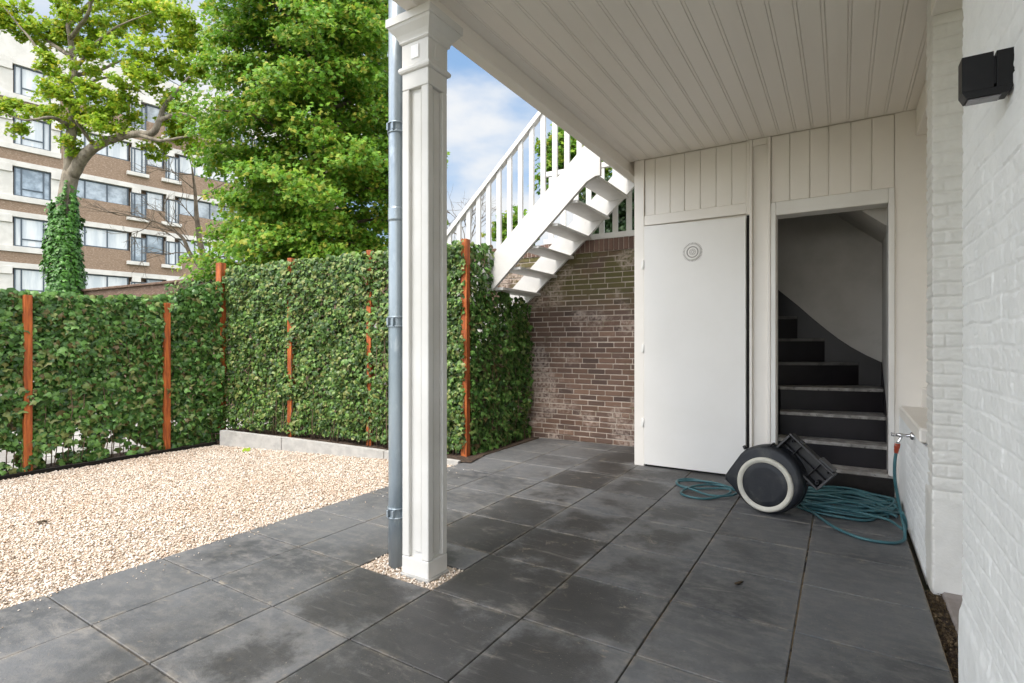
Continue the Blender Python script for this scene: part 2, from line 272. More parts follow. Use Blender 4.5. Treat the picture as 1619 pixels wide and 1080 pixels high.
# ------------------------------------------------------------------ mesh helpers
class MB:
    def __init__(s): s.v = []; s.f = []; s.sm = []
    def add(s, vs_, fs, smooth=False):
        k = len(s.v); s.v += [tuple(map(float, p)) for p in vs_]; s.f += [tuple(i + k for i in f) for f in fs]; s.sm += [smooth] * len(fs)
    def box(s, a, b, bev=0.0, T=None):
        x0, y0, z0 = a; x1, y1, z1 = b
        if bev <= 0:
            v = [(x0, y0, z0), (x1, y0, z0), (x1, y1, z0), (x0, y1, z0), (x0, y0, z1), (x1, y0, z1), (x1, y1, z1), (x0, y1, z1)]
            f = [(0, 3, 2, 1), (4, 5, 6, 7), (0, 1, 5, 4), (1, 2, 6, 5), (2, 3, 7, 6), (3, 0, 4, 7)]
        else:
            lo = (x0, y0, z0); hi = (x1, y1, z1); v = []; idx = {}
            for cx in (0, 1):
                for cy in (0, 1):
                    for cz in (0, 1):
                        for ax in range(3):
                            p = []
                            for d, cc in enumerate((cx, cy, cz)):
                                e = lo[d] if cc == 0 else hi[d]
                                if d != ax: e += bev if cc == 0 else -bev
                                p.append(e)
                            idx[(cx, cy, cz, ax)] = len(v); v.append(tuple(p))
            f = []
            for ax in range(3):
                o = [d for d in range(3) if d != ax]
                for sd_ in (0, 1):
                    q = []
                    for u, w_ in ((0, 0), (1, 0), (1, 1), (0, 1)):
                        c3 = [0, 0, 0]; c3[ax] = sd_; c3[o[0]] = u; c3[o[1]] = w_; q.append(idx[(*c3, ax)])
                    flip = (sd_ == 0) ^ (ax == 1)
                    f.append(tuple(reversed(q)) if flip else tuple(q))
                for u in (0, 1):           # edges along ax
                    for w_ in (0, 1):
                        c0 = [0, 0, 0]; c1 = [0, 0, 0]; c1[ax] = 1
                        for c3 in (c0, c1): c3[o[0]] = u; c3[o[1]] = w_
                        q = [idx[(*c0, o[0])], idx[(*c1, o[0])], idx[(*c1, o[1])], idx[(*c0, o[1])]]
                        flip = ((u == 0) ^ (w_ == 0)) ^ (ax == 1)
                        f.append(tuple(q) if flip else tuple(reversed(q)))
            for cx in (0, 1):
                for cy in (0, 1):
                    for cz in (0, 1):
                        q = [idx[(cx, cy, cz, d)] for d in range(3)]
                        f.append(tuple(q) if (cx + cy + cz) % 2 else tuple(reversed(q)))
        if T is not None:
            v = [tuple(T(np.array(p, float))) for p in v]
        s.add(v, f)
    def tube(s, pts, rad, n=8, cap=True, closed=False):
        P = np.array(pts, float); N = len(P)
        rad = [rad] * N if np.isscalar(rad) else list(rad)
        tan = np.gradient(P, axis=0)
        if closed: tan = np.roll(P, -1, 0) - np.roll(P, 1, 0)
        tan /= np.linalg.norm(tan, axis=1)[:, None] + 1e-12
        up = np.array([0, 0, 1.]) if abs(tan[0][2]) < .9 else np.array([1., 0, 0])
        vs_ = []; a = np.cross(tan[0], up); a /= np.linalg.norm(a)
        for i in range(N):
            a = a - tan[i] * (a @ tan[i]); a /= np.linalg.norm(a) + 1e-12; b = np.cross(tan[i], a)
            for j in range(n):
                t_ = 2 * math.pi * j / n; vs_.append(P[i] + rad[i] * (a * math.cos(t_) + b * math.sin(t_)))
        fs = []
        for i in range(N if closed else N - 1):
            i2 = (i + 1) % N
            for j in range(n):
                j2 = (j + 1) % n; fs.append((i * n + j, i * n + j2, i2 * n + j2, i2 * n + j))
        s.add(vs_, fs, True)
        if cap and not closed:
            k = len(s.v) - len(vs_)
            s.f.append(tuple(k + j for j in reversed(range(n)))); s.sm.append(False)
            s.f.append(tuple(k + (N - 1) * n + j for j in range(n))); s.sm.append(False)
    def lathe(s, prof, origin, axis, n=24, smooth=True):
        """prof: (distance along axis, radius)"""
        ax = np.array(axis, float); ax /= np.linalg.norm(ax); o = np.array(origin, float)
        u = np.cross(ax, [0, 0, 1.]) if abs(ax[2]) < .9 else np.cross(ax, [1., 0, 0]); u /= np.linalg.norm(u); w_ = np.cross(ax, u)
        vs_ = []; fs = []
        for d, r in prof:
            for j in range(n):
                t_ = 2 * math.pi * j / n; vs_.append(o + ax * d + r * (u * math.cos(t_) + w_ * math.sin(t_)))
        for i in range(len(prof) - 1):
            for j in range(n):
                j2 = (j + 1) % n; fs.append((i * n + j, i * n + j2, (i + 1) * n + j2, (i + 1) * n + j))
        s.add(vs_, fs, smooth)
        k = len(s.v) - len(vs_)
        s.f.append(tuple(k + j for j in reversed(range(n)))); s.sm.append(False)
        s.f.append(tuple(k + (len(prof) - 1) * n + j for j in range(n))); s.sm.append(False)
    def prism(s, poly, origin, U, V, W, depth):
        """polygon (u,v) pushed along W"""
        o = np.array(origin, float); U = np.array(U, float); V = np.array(V, float); W = np.array(W, float); n = len(poly)
        a = [o + U * p[0] + V * p[1] for p in poly]; b = [p + W * depth for p in a]
        fs = [tuple(reversed(range(n))), tuple(range(n, 2 * n))] + [(i, (i + 1) % n, n + (i + 1) % n, n + i) for i in range(n)]
        s.add(a + b, fs)
    def square_loft(s, prof, cx, cy, hx, hy):
        """prof: (z, growth of the half sizes)"""
        vs_ = []; fs = []
        for z, g in prof:
            vs_ += [(cx - hx - g, cy - hy - g, z), (cx + hx + g, cy - hy - g, z), (cx + hx + g, cy + hy + g, z), (cx - hx - g, cy + hy + g, z)]
        for i in range(len(prof) - 1):
            for j in range(4):
                fs.append((i * 4 + j, i * 4 + (j + 1) % 4, (i + 1) * 4 + (j + 1) % 4, (i + 1) * 4 + j))
        fs.append((3, 2, 1, 0)); k = (len(prof) - 1) * 4; fs.append((k, k + 1, k + 2, k + 3))
        s.add(vs_, fs)
    def build(s, name, m, parent=None, fix=False):
        me = bpy.data.meshes.new(name); me.from_pydata(s.v, [], s.f)
        me.polygons.foreach_set('use_smooth', s.sm)
        if fix:
            import bmesh
            bm = bmesh.new(); bm.from_mesh(me); bmesh.ops.recalc_face_normals(bm, faces=bm.faces); bm.to_mesh(me); bm.free()
        me.materials.append(m); me.update()
        return link(name, me, parent)

def link(name, me, parent=None):
    o = bpy.data.objects.new(name, me); sc.collection.objects.link(o)
    if parent is not None:
        o.parent = parent
        o.location = -np.array(parent_world(parent))
    return o

def parent_world(p):
    v = np.array(p.location); q = p.parent
    while q is not None: v = v + np.array(q.location); q = q.parent
    return v

def fast_mesh(name, V, F, m, parent=None, smooth=False):
    V = np.ascontiguousarray(V, dtype=np.float32).reshape(-1, 3); F = np.ascontiguousarray(F, dtype=np.int32); k = F.shape[1]
    me = bpy.data.meshes.new(name); me.vertices.add(len(V)); me.vertices.foreach_set('co', V.ravel())
    me.loops.add(F.size); me.loops.foreach_set('vertex_index', F.ravel())
    me.polygons.add(len(F)); me.polygons.foreach_set('loop_start', np.arange(0, F.size, k, dtype=np.int32))
    me.polygons.foreach_set('use_smooth', np.full(len(F), smooth, dtype=bool))
    me.materials.append(m); me.update(calc_edges=True)
    return link(name, me, parent)

def tag(o, label, cat, group=None, kind=None):
    o['label'] = label; o['category'] = cat
    if group: o['group'] = group
    if kind: o['kind'] = kind
    return o
def thing(name, loc, label, cat, group=None):
    o = bpy.data.objects.new(name, None); sc.collection.objects.link(o); o.location = loc; o.empty_display_size = .2
    return tag(o, label, cat, group)
def struct(o, kind='structure'):
    o['kind'] = kind; return o

# value noise on a grid, for shaped surfaces
def vnoise(u, v, seed=0, per=1.0):
    r = np.random.default_rng(seed).random((128, 128))
    u = np.asarray(u) / per; v = np.asarray(v) / per
    i = np.floor(u).astype(int); j = np.floor(v).astype(int); fu = u - i; fv = v - j
    fu = fu * fu * (3 - 2 * fu); fv = fv * fv * (3 - 2 * fv)
    g = lambda a, b: r[a % 128, b % 128]
    return (g(i, j) * (1 - fu) + g(i + 1, j) * fu) * (1 - fv) + (g(i, j + 1) * (1 - fu) + g(i + 1, j + 1) * fu) * fv - .5

def brick_height(u, v, seed=0, ch=.0745, bl=.25, depth=.007, soft=.012, lump=1.0):
    """painted brickwork relief over wall coordinates in metres"""
    uu = u + .010 * vnoise(u, v, seed + 1, .09); vv = v + .012 * vnoise(u, v, seed + 2, .13)
    row = np.floor(vv / ch); fv = vv / ch - row
    off = np.where(row.astype(int) % 2 == 0, 0, .5) + .12 * vnoise(row, row * 0, seed + 3, 1)
    col = np.floor(uu / bl + off); fu = uu / bl + off - col
    dv = np.minimum(fv, 1 - fv) * ch; du = np.minimum(fu, 1 - fu) * bl
    d = np.minimum(np.clip(dv / soft, 0, 1), np.clip(du / soft, 0, 1) * .5 + .5)
    d = d * d * (3 - 2 * d)
    rough = .0035 * vnoise(u, v, seed + 4, .03) + .003 * vnoise(u, v, seed + 5, .012)
    tilt = .004 * (np.random.default_rng(seed + 9).random((64, 64))[row.astype(int) % 64, col.astype(int) % 64] - .5)
    fade = .55 + .9 * (vnoise(u, v, seed + 6, .35) + .5) * .6
    return d * depth * fade + (rough + tilt) * lump

def relief_wall(name, O, U, V, N, su, sv, step, m, parent, hf):
    nu = int(su / step) + 1; nv = int(sv / step) + 1
    u = np.linspace(0, su, nu); v = np.linspace(0, sv, nv); uu, vv = np.meshgrid(u, v, indexing='ij')
    h = hf(uu, vv)
    P = np.array(O)[None, None] + uu[..., None] * np.array(U) + vv[..., None] * np.array(V) + h[..., None] * np.array(N)
    idx = np.arange(nu * nv).reshape(nu, nv)
    F = np.stack([idx[:-1, :-1], idx[1:, :-1], idx[1:, 1:], idx[:-1, 1:]], -1).reshape(-1, 4)
    if np.dot(np.cross(U, V), N) < 0: F = F[:, ::-1]
    return fast_mesh(name, P.reshape(-1, 3), F, m, parent, True)

# leaves: many small lobed faces
IVY = (np.array([[0, .05, .06], [0, -.42, 0], [.34, -.38, -.03], [.52, -.02, -.08], [.22, .12, .0], [0, .62, -.10], [-.22, .12, 0], [-.52, -.02, -.08], [-.34, -.38, -.03]]), [(0, i, i + 1) for i in range(1, 8)] + [(0, 8, 1)])
MAPLE = (np.array([[0, -.05, .05], [0, -.40, 0], [.58, -.30, -.10], [.20, .03, 0], [.50, .40, -.10], [0, .66, -.08], [-.50, .40, -.10], [-.20, .03, 0], [-.58, -.30, -.10]]), [(0, i, i + 1) for i in range(1, 8)] + [(0, 8, 1)])
LEAF = (np.array([[0, -.5, 0], [.36, -.05, -.06], [0, .5, -.05], [-.36, -.05, -.06], [0, -.02, .05]]), [(4, 0, 1), (4, 1, 2), (4, 2, 3), (4, 3, 0)])
def leaves(C_, Nrm, size, tmpl, r, droop=None):
    """C_ centres, Nrm face normals; returns vertices and triangles"""
    n = len(C_); Nrm = Nrm / (np.linalg.norm(Nrm, axis=1)[:, None] + 1e-9)
    d = r.normal(size=(n, 3)) if droop is None else droop + .55 * r.normal(size=(n, 3))
    y = d - Nrm * (d * Nrm).sum(1)[:, None]; y /= np.linalg.norm(y, axis=1)[:, None] + 1e-9
    x = np.cross(y, Nrm); tv, tf = tmpl; k = len(tv)
    V = C_[:, None] + size[:, None, None] * (tv[None, :, 0:1] * x[:, None] + tv[None, :, 1:2] * y[:, None] + tv[None, :, 2:3] * Nrm[:, None])
    F = (np.array(tf)[None] + (np.arange(n) * k)[:, None, None]).reshape(-1, 3)
    return V.reshape(-1, 3), F

# ================================================================== ground, paving, gravel
m_ = MB(); m_.box((-250, -250, -.5), (250, 250, -.10)); struct(m_.build('ground', M['ground']))
m_ = MB(); m_.box((-9.5, -3, -.09), (-3.95, 5.2, -.02)); struct(m_.build('neighbour_path', M['paving_far']))
m_ = MB(); m_.box((-.02, -3.6, -.09), (4.201, 6.6, -.013)); struct(m_.build('paving_bed', M['joint']))
pv = MB()
for i in range(7):
    for j in range(-6, 11):
        x0, y0 = i * .6, j * .6
        if y0 > 5.4 and i > 2: continue
        x1, y1 = x0 + .6, min(y0 + .6, 6.44)
        g = .0034 + .0016 * random.random()
        dz = random.uniform(-.0012, .0012); tx = random.uniform(-.002, .002); ty = random.uniform(-.002, .002)
        cx, cy = (x0 + x1) / 2, (y0 + y1) / 2
        T = lambda p, dz=dz, tx=tx, ty=ty, cx=cx, cy=cy: np.array([p[0], p[1], p[2] + (dz + tx * (p[0] - cx) + ty * (p[1] - cy) if p[2] > -.03 else 0)])
        if i == 2 and j == 3: pv.box((x0 + g, y0 + .31, -.05), (x1 - g, y1 - g, 0), .003, T)     # pit for the column
        else: pv.box((x0 + g, y0 + g, -.05), (x1 - g, y1 - g, 0), .003, T)
struct(pv.build('terrace_paving', M['paving']))

BACK_A = np.array([-3.86, 3.74]); BACK_B = np.array([-.12, 4.66])       # line of the slanting back ivy screen
KA = np.array([-3.52, 3.545]); KB = np.array([.02, 4.36])              # front of the kerb stones
kd = (KB - KA) / np.linalg.norm(KB - KA); kn = np.array([-kd[1], kd[0]])

def gravel_top(x, y): return -.012 + .012 * vnoise(x, y, 31, .9) + .008 * vnoise(x, y, 33, .3)
xs = np.arange(-3.66, .001, .06); ys = np.arange(-1.2, 4.45, .06); gx, gy = np.meshgrid(xs, ys, indexing='ij')
gz = gravel_top(gx, gy) - .012; idx = np.arange(gx.size).reshape(gx.shape)
F_ = np.stack([idx[:-1, :-1], idx[1:, :-1], idx[1:, 1:], idx[:-1, 1:]], -1).reshape(-1, 4)
struct(fast_mesh('gravel_base', np.stack([gx, gy, gz], -1).reshape(-1, 3), F_, M['gravelbase'], None, True))
t_ = (1 + 5 ** .5) / 2
ICO_V = np.array([(-1, t_, 0), (1, t_, 0), (-1, -t_, 0), (1, -t_, 0), (0, -1, t_), (0, 1, t_), (0, -1, -t_), (0, 1, -t_), (t_, 0, -1), (t_, 0, 1), (-t_, 0, -1), (-t_, 0, 1)], float) / math.hypot(1, t_)
ICO_F = np.array([(0, 11, 5), (0, 5, 1), (0, 1, 7), (0, 7, 10), (0, 10, 11), (1, 5, 9), (5, 11, 4), (11, 10, 2), (10, 7, 6), (7, 1, 8), (3, 9, 4), (3, 4, 2), (3, 2, 6), (3, 6, 8), (3, 8, 9), (4, 9, 5), (2, 4, 11), (6, 2, 10), (8, 6, 7), (9, 8, 1)])
def pebbles(P, size, r):
    n = len(P); q = r.normal(size=(n, 3, 3)); Q, _ = np.linalg.qr(q)
    sc3 = size[:, None] * r.uniform(.55, 1.15, (n, 3)); sc3[:, 2] *= .75
    V = ICO_V[None] * (1 + .22 * r.normal(size=(n, 12, 1))) * sc3[:, None]
    V = np.einsum('nij,nkj->nki', Q, V); V[:, :, 2] *= .8
    V += P[:, None]
    return V.reshape(-1, 3), (ICO_F[None] + (np.arange(n) * 12)[:, None, None]).reshape(-1, 3)
def in_gravel(x, y):
    d = (x - KA[0]) * kn[0] + (y - KA[1]) * kn[1]
    return (x > -3.6) & (x < -.004) & (d < .01) & (y > -1.0)
n_ = 78000; px_ = rng.uniform(-3.6, 0, n_); py_ = rng.uniform(-.6, 4.4, n_); k_ = in_gravel(px_, py_); px_, py_ = px_[k_], py_[k_]
sz_ = rng.uniform(.006, .0115, len(px_)); pz_ = gravel_top(px_, py_) + rng.uniform(-.008, .006, len(px_))
V1, F1 = pebbles(np.stack([px_, py_, pz_], 1), sz_, rng)
# pebbles in the pit round the column foot and a few stray ones on the paving
a_ = rng.uniform(1.205, 1.795, 2600); b_ = rng.uniform(1.803, 2.105, 2600)
k_ = ~((a_ > 1.49) & (a_ < 1.735) & (b_ > 1.85) & (b_ < 2.05)); a_, b_ = a_[k_], b_[k_]
V2, F2 = pebbles(np.stack([a_, b_, rng.uniform(-.028, .002, len(a_))], 1), rng.uniform(.006, .0105, len(a_)), rng)
a3 = -np.abs(rng.normal(0, .02, 160)) * -1; b3 = rng.uniform(-.5, 4.3, 160)
V3, F3 = pebbles(np.stack([a3, b3, np.full(160, .004)], 1), rng.uniform(.004, .008, 160), rng)
a4 = np.abs(rng.normal(0, .16, 110)); b4_ = rng.uniform(.2, 4.3, 110)
V4, F4 = pebbles(np.stack([a4, b4_, np.full(110, .004)], 1), rng.uniform(.003, .007, 110), rng)
V = np.concatenate([V1, V2, V3, V4]); F = np.concatenate([F1, F2 + len(V1), F3 + len(V1) + len(V2), F4 + len(V1) + len(V2) + len(V3)])
_pm = M['pebble'].node_tree; _n = _pm.nodes; _b = _n['Principled BSDF']; _src = _b.inputs['Base Color'].links[0].from_socket
_co = _n.new("ShaderNodeTexCoord"); _q = _n.new("ShaderNodeTexNoise"); _q.inputs['Scale'].default_value = 1.3; _q.inputs['Detail'].default_value = 4; _pm.links.new(_co.outputs['Object'], _q.inputs['Vector'])
_r = _n.new("ShaderNodeMapRange"); _r.inputs['From Min'].default_value = .4; _r.inputs['From Max'].default_value = .62; _r.inputs['To Max'].default_value = .28; _pm.links.new(_q.outputs['Fac'], _r.inputs['Value'])
_m = _n.new("ShaderNodeMix"); _m.data_type = 'RGBA'; _m.blend_type = 'MULTIPLY'; _m.inputs['B'].default_value = (.86, .70, .56, 1); _pm.links.new(_r.outputs[0], _m.inputs['Factor']); _pm.links.new(_src, _m.inputs['A']); _pm.links.new(_m.outputs['Result'], _b.inputs['Base Color'])
gr = fast_mesh('gravel', V, F, M['pebble'], None, True); gr['kind'] = 'stuff'
tag(gr, 'pale beige and tan pebbles spread between the ivy screens and the dark paving', 'gravel')
m_ = MB(); m_.box((1.2, 1.8, -.08), (1.8, 2.112, -.011)); struct(m_.build('pit_bed', M['gravelbase']))

# soil of the planting beds
so = MB()
so.prism([tuple(KA + kn * .085 - kd * .3), tuple(KB + kn * .085 + kd * .0), tuple(np.array([.0, 4.75])), tuple(np.array([-.02, 6.45])), (-.9, 6.3), (-4.6, 5.6), (-4.6, 3.4)], (0, 0, -.08), (1, 0, 0), (0, 1, 0), (0, 0, 1), .085)
struct(so.build('planting_bed', M['soil']))
n_ = 2600; u_ = rng.uniform(-.2, 3.9, n_); v_ = rng.uniform(.06, .5, n_); cpos = KA[None] + kd[None] * u_[:, None] + kn[None] * v_[:, None]
hh_ = np.interp(u_, [0, 1.1, 2.7, 3.9], [.135, .115, .05, .02])
xs = np.linspace(-.3, 3.75, 60); ysn = np.linspace(.07, .75, 14); su, sv = np.meshgrid(xs, ysn, indexing='ij')
hz = np.interp(su, [0, 1.1, 2.7, 3.7], [.125, .105, .045, .012]) + .02 * vnoise(su, sv, 55, .12) + .012 * vnoise(su, sv, 56, .05)
PS = np.stack([KA[0] + kd[0] * su + kn[0] * sv, KA[1] + kd[1] * su + kn[1] * sv, hz], -1)
idx = np.arange(su.size).reshape(su.shape); F_ = np.stack([idx[:-1, :-1], idx[1:, :-1], idx[1:, 1:], idx[:-1, 1:]], -1).reshape(-1, 4)
struct(fast_mesh('bed_soil', PS.reshape(-1, 3), F_, M['soil'], None, True))
m_ = MB(); m_.box((-4.0, -1.2, -.09), (-3.63, 3.75, .012)); struct(m_.build('hedge_soil', M['soil']))
# strip of soil and debris and the slab along the house wall
m_ = MB(); m_.box((4.203, -1, -.09), (4.285, 3.36, -.03)); struct(m_.build('debris_strip', M['soil']))
m_ = MB(); m_.box((4.285, 2.0, -.09), (4.9, 3.36, -.006), .01); struct(m_.build('doorway_slab', M['slab']))
n_ = 1400; P_ = np.stack([rng.uniform(4.206, 4.282, n_), rng.uniform(.9, 3.34, n_), rng.uniform(-.032, -.018, n_)], 1)
Vd, Fd = leaves(P_, rng.normal(size=(n_, 3)) + [0, 0, 1.2], rng.uniform(.008, .026, n_), LEAF, rng)
o = fast_mesh('leaf_litter', Vd, Fd, M['debris']); o['kind'] = 'stuff'; tag(o, 'brown leaf litter in the narrow gap between paving and house wall', 'litter')

# kerb stones
ks = [(0, 1.06, .195, .155), (1.068, 2.62, .158, .085), (2.628, 3.62, .083, .03)]
klab = ['short tall grey concrete kerb stone at the corner of the ivy screens', 'long grey concrete kerb stone, middle one between corner stone and the sunken one',
        'low sunken grey concrete kerb stone running behind the drainpipe']
for (u0, u1, z0, z1), lb in zip(ks, klab):
    m_ = MB(); T = lambda p, u0=u0, u1=u1, z0=z0, z1=z1: np.array([*(KA + kd * p[0] + kn * p[1]), p[2] if p[2] < -.01 else p[2] * (z0 + (z1 - z0) * (p[0] - u0) / (u1 - u0))])
    m_.box((u0, 0, -.08), (u1, .075, 1.0), .006, T)
    tag(m_.build('kerb_stone', M['concrete']), lb, 'kerb stone', 'concrete kerb stones edging the bed')
m_ = MB(); m_.box((-3.625, -1.2, -.08), (-3.606, 3.56, .03), .003)
tag(m_.build('edging_strip', M['black']), 'thin dark edging strip between the gravel and the left ivy screen', 'edging')

# ================================================================== the house
H = thing('house', (4.2, 2, 0), 'white painted house with boarded porch ceiling, brick walls and a stair doorway', 'house')
F0 = 5.41; CZ = 3.51
# facade at the end of the porch
fw_ = MB()
fw_.box((1.762, 5.46, 0), (3.232, 5.54, 3.6)); fw_.box((3.232, 5.46, 2.70), (4.158, 5.54, 3.6)); fw_.box((4.158, 5.46, 0), (4.75, 5.54, 3.6))
fw_.box((1.762, 5.54, 0), (1.84, 6.44, 3.6))
fw_.build('facade', M['facade'], H)
tr_ = MB()
tr_.box((1.758, F0, 0), (1.872, 5.459, CZ - .002), .004)                  # left stile
tr_.box((1.874, F0 + .004, 2.752), (2.953, 5.459, 2.862), .003)          # rail above the door
tr_.box((2.984, F0 - .006, 0), (3.012, 5.459, CZ - .002), .006)         # stile right of the door
tr_.box((3.150, F0 - .008, 0), (3.182, 5.459, CZ - .002), .006)
tr_.box((3.014, 5.437, 0), (3.148, 5.459, CZ - .002), .002)
tr_.box((3.0145, F0 + .005, 3.44), (3.146, 5.436, CZ - .003), .002)
tr_.build('facade_trim', M['facade'], H)
pn = MB()
def boards(edges, z0, z1):
    for a, b in zip(edges[:-1], edges[1:]):
        pn.box((a + .0015, 5.428 + random.uniform(-.0015, .0015), z0), (b - .0015, 5.459, z1), .006)
boards([1.874, 1.995, 2.166, 2.323, 2.491, 2.654, 2.812, 2.955], 2.864, CZ - .002)
boards([3.184, 3.354, 3.528, 3.688, 3.868, 4.033, 4.205], 2.835, CZ - .002)
pn.build('board_panel', M['facade'], H)
pl = MB(); pl.box((4.207, 5.425, .0), (4.74, 5.459, CZ - .002)); pl.build('plaster_wall', M['facade'], H)
df = MB()
df.box((3.184, F0 - .004, 0), (3.230, 5.62, 2.832), .005); df.box((3.231, F0 - .002, 2.698), (4.157, 5.62, 2.832), .005)
df.box((4.158, F0 - .004, .19), (4.205, 5.62, 2.832), .005)
o = df.build('door_frame', M['white'], H)

# white plank door with hinges and a round vent
D = MB(); 
def DT(p):
    zt = 2.740 + (2.716 - 2.740) * (p[0] - 1.878) / 1.073
    return np.array([p[0], p[1], p[2] if p[2] < 1 else p[2] - 2.74 + zt])
D.box((1.878, 5.392, .026), (2.951, 5.432, 2.74), .003, DT)
door = D.build('door', M['door'], H); door['label'] = 'tall flat white storage door with a round vent'
for z in (.50, 1.345, 2.30):
    m_ = MB(); m_.lathe([(0, .007), (.105, .007)], (1.873, 5.390, z - .05), (0, 0, 1), 10); m_.box((1.842, 5.4, z - .045), (1.873, 5.4085, z + .045), .001)
    m_.build('hinge', M['door'], door)
vc = np.array([2.417, 5.391, 2.398])
vr = MB()
def ring(mb, r0, r1, y0, y1, n=40):
    prof = []
    vs_ = []; fs = []
    for (r, y) in ((r0, y1), (r0, y0), (r1, y0), (r1, y1)):
        for j in range(n):
            t = 2 * math.pi * j / n; vs_.append((vc[0] + r * math.cos(t), y, vc[2] + r * math.sin(t)))
    for i in range(4):
        for j in range(n): fs.append((i * n + j, i * n + (j + 1) % n, ((i + 1) % 4) * n + (j + 1) % n, ((i + 1) % 4) * n + j))
    mb.add(vs_, fs)
ring(vr, .0, .050, 5.385, 5.391); ring(vr, .064, .078, 5.384, 5.391)
vo = vr.build('vent_rosette', M['door'], door, fix=True)
vs2 = MB(); ring(vs2, .052, .063, 5.3895, 5.3915); ring(vs2, .030, .034, 5.3835, 5.386)
for kk in range(40):
    t = 2 * math.pi * kk / 40; u = np.array([math.cos(t), 0, math.sin(t)]); q = np.array([-math.sin(t), 0, math.cos(t)])
    vs2.prism([(.082, -.0032), (.104, -.0032), (.104, .0032), (.082, .0032)], vc + [0, .0005, 0], u, q, (0, -1, 0), .0015)
for kk in range(8):
    t = 2 * math.pi * kk / 8; u = np.array([math.cos(t), 0, math.sin(t)]); q = np.array([-math.sin(t), 0, math.cos(t)])
    vs2.prism([(.010, -.003), (.026, -.003), (.026, .003), (.010, .003)], vc + [0, -.0062, 0], u, q, (0, -1, 0), .0015)
vs2.build('vent_slot', M['slit'], vo, fix=True)
m_ = MB(); m_.box((1.88, 5.445, 0), (2.95, 5.458, .03)); m_.build('door_sill_shade', M['board_and_shade'], H)  # sill strip coloured dark as the shade under the door
m_ = MB(); m_.box((2.954, 5.440, 0), (2.9825, 5.4585, 2.735)); m_.build('door_gap_shade', M['board_and_shade'], H)  # dark strip added for the shade in the gap beside the door
m_ = MB(); m_.box((2.956, F0 - .002, 2.737), (2.9835, 5.4585, CZ - .002), .003); m_.build('cover_strip', M['facade'], H)

# boarded ceiling
cl = MB(); cl.box((1.70, -1.5, CZ + .016), (4.75, 5.46, CZ + .06))
bw = .1456; xb = 1.959 - 2 * bw
while xb < 4.40:
    x1 = xb + bw
    a = max(xb + .002, 1.702)
    cl.box((a, -1.49, CZ + random.uniform(-.0008, .0008)), (x1 - .021, 5.425, CZ + .015), .003)
    cl.box((x1 - .0195, -1.49, CZ + .0015), (x1 - .0005, 5.425, CZ + .015), .003)
    xb = x1
cl.build('boarded_ceiling', M['ceil'], H)
bm_ = MB(); bm_.box((1.600, -1.5, 3.385), (1.700, 6.40, 3.62), .006); bm_.box((1.52, -1.5, 3.625), (1.72, 6.40, 3.80), .006)
bm_.build('edge_beam', M['ceil'], H)
bm_ = MB(); bm_.box((4.36, 3.61, 3.27), (4.50, 5.42, 3.505), .005); bm_.box((4.235, 1.0, 3.30), (4.44, 3.34, 3.505), .005); bm_.build('wall_beam', M['ceil'], H)
rf = MB(); rf.box((1.52, -1.5, 3.81), (9.5, 9.5, 4.0)); rf.build('balcony_slab', M['concrete'], H)
up = MB(); up.box((4.6, -1.2, 4.01), (9.5, 9.5, 8.5)); up.build('upper_wall', M['brickpaint'], H)

# painted brick walls on the right
def hf_near(u, v):
    h = brick_height(u, v, 11, depth=.0042, soft=.006, lump=.75) - .002 * np.clip((vnoise(u, v, 61, .022) - .36) * 8, 0, 1) - .002 * np.clip((vnoise(u * .35, v, 62, .014) - .38) * 14, 0, 1); k = 1 / (1 + np.exp((v - .47 - .02 * vnoise(u, v, 88, .2)) / .008)); return h * (1 - k) + k * (.016 + .004 * vnoise(u, v, 89, .05))
NW = relief_wall('near_wall', (4.2, .9, -.08), (0, 1, 0), (0, 0, 1), (-1, 0, 0), 1.225, 3.6, .005, M['brickpaint'], H, hf_near)
m_ = MB(); m_.box((4.2, -1.2, -.08), (4.45, .9, 3.52)); m_.box((4.203, .9, -.08), (4.45, 2.122, 3.52)); m_.build('near_wall_core', M['brickpaint'], H)
def hf_pier(u, v):
    h = brick_height(u + .07, v, 23, depth=.012); k = 1 / (1 + np.exp((v - .57 - .012 * vnoise(u, v, 90, .1)) / .006)); return h * (1 - k) + k * (.018 + .003 * vnoise(u, v, 91, .05))
def pier():
    st = .006; v = np.linspace(0, 3.54, 591); uf = np.arange(0, .402, st); us = np.arange(0, .25, st)
    hs0 = .8 * hf_pier(0 * v, v + 1.7) + .002 * vnoise(v, 0 * v, 4, .02); hf0 = hf_pier(0 * v, v)
    U_, V_ = np.meshgrid(us[::-1], v, indexing='ij'); H_ = .8 * hf_pier(U_ + .9, V_); wgt = np.exp(-U_ / .012); H_ = H_ * (1 - wgt) + hs0[None] * wgt
    side = np.stack([4.25 - H_, 3.352 + U_ - hf0[None] * wgt, V_ - .03], -1)
    U_, V_ = np.meshgrid(uf, v, indexing='ij'); H_ = hf_pier(U_, V_); wgt = np.exp(-U_ / .012)
    face = np.stack([4.25 + U_ - hs0[None] * wgt, 3.352 - H_, V_ - .03], -1)
    G = np.concatenate([side, face[1:]]); idx = np.arange(G.shape[0] * G.shape[1]).reshape(G.shape[:2])
    F = np.stack([idx[:-1, :-1], idx[1:, :-1], idx[1:, 1:], idx[:-1, 1:]], -1).reshape(-1, 4)
    return fast_mesh('brick_pier', G.reshape(-1, 3), F, M['pierpaint'], H, True)
pier()
m_ = MB(); m_.box((4.258, 3.360, -.08), (4.63, 3.60, 3.51)); m_.build('pier_core', M['pierpaint'], H)
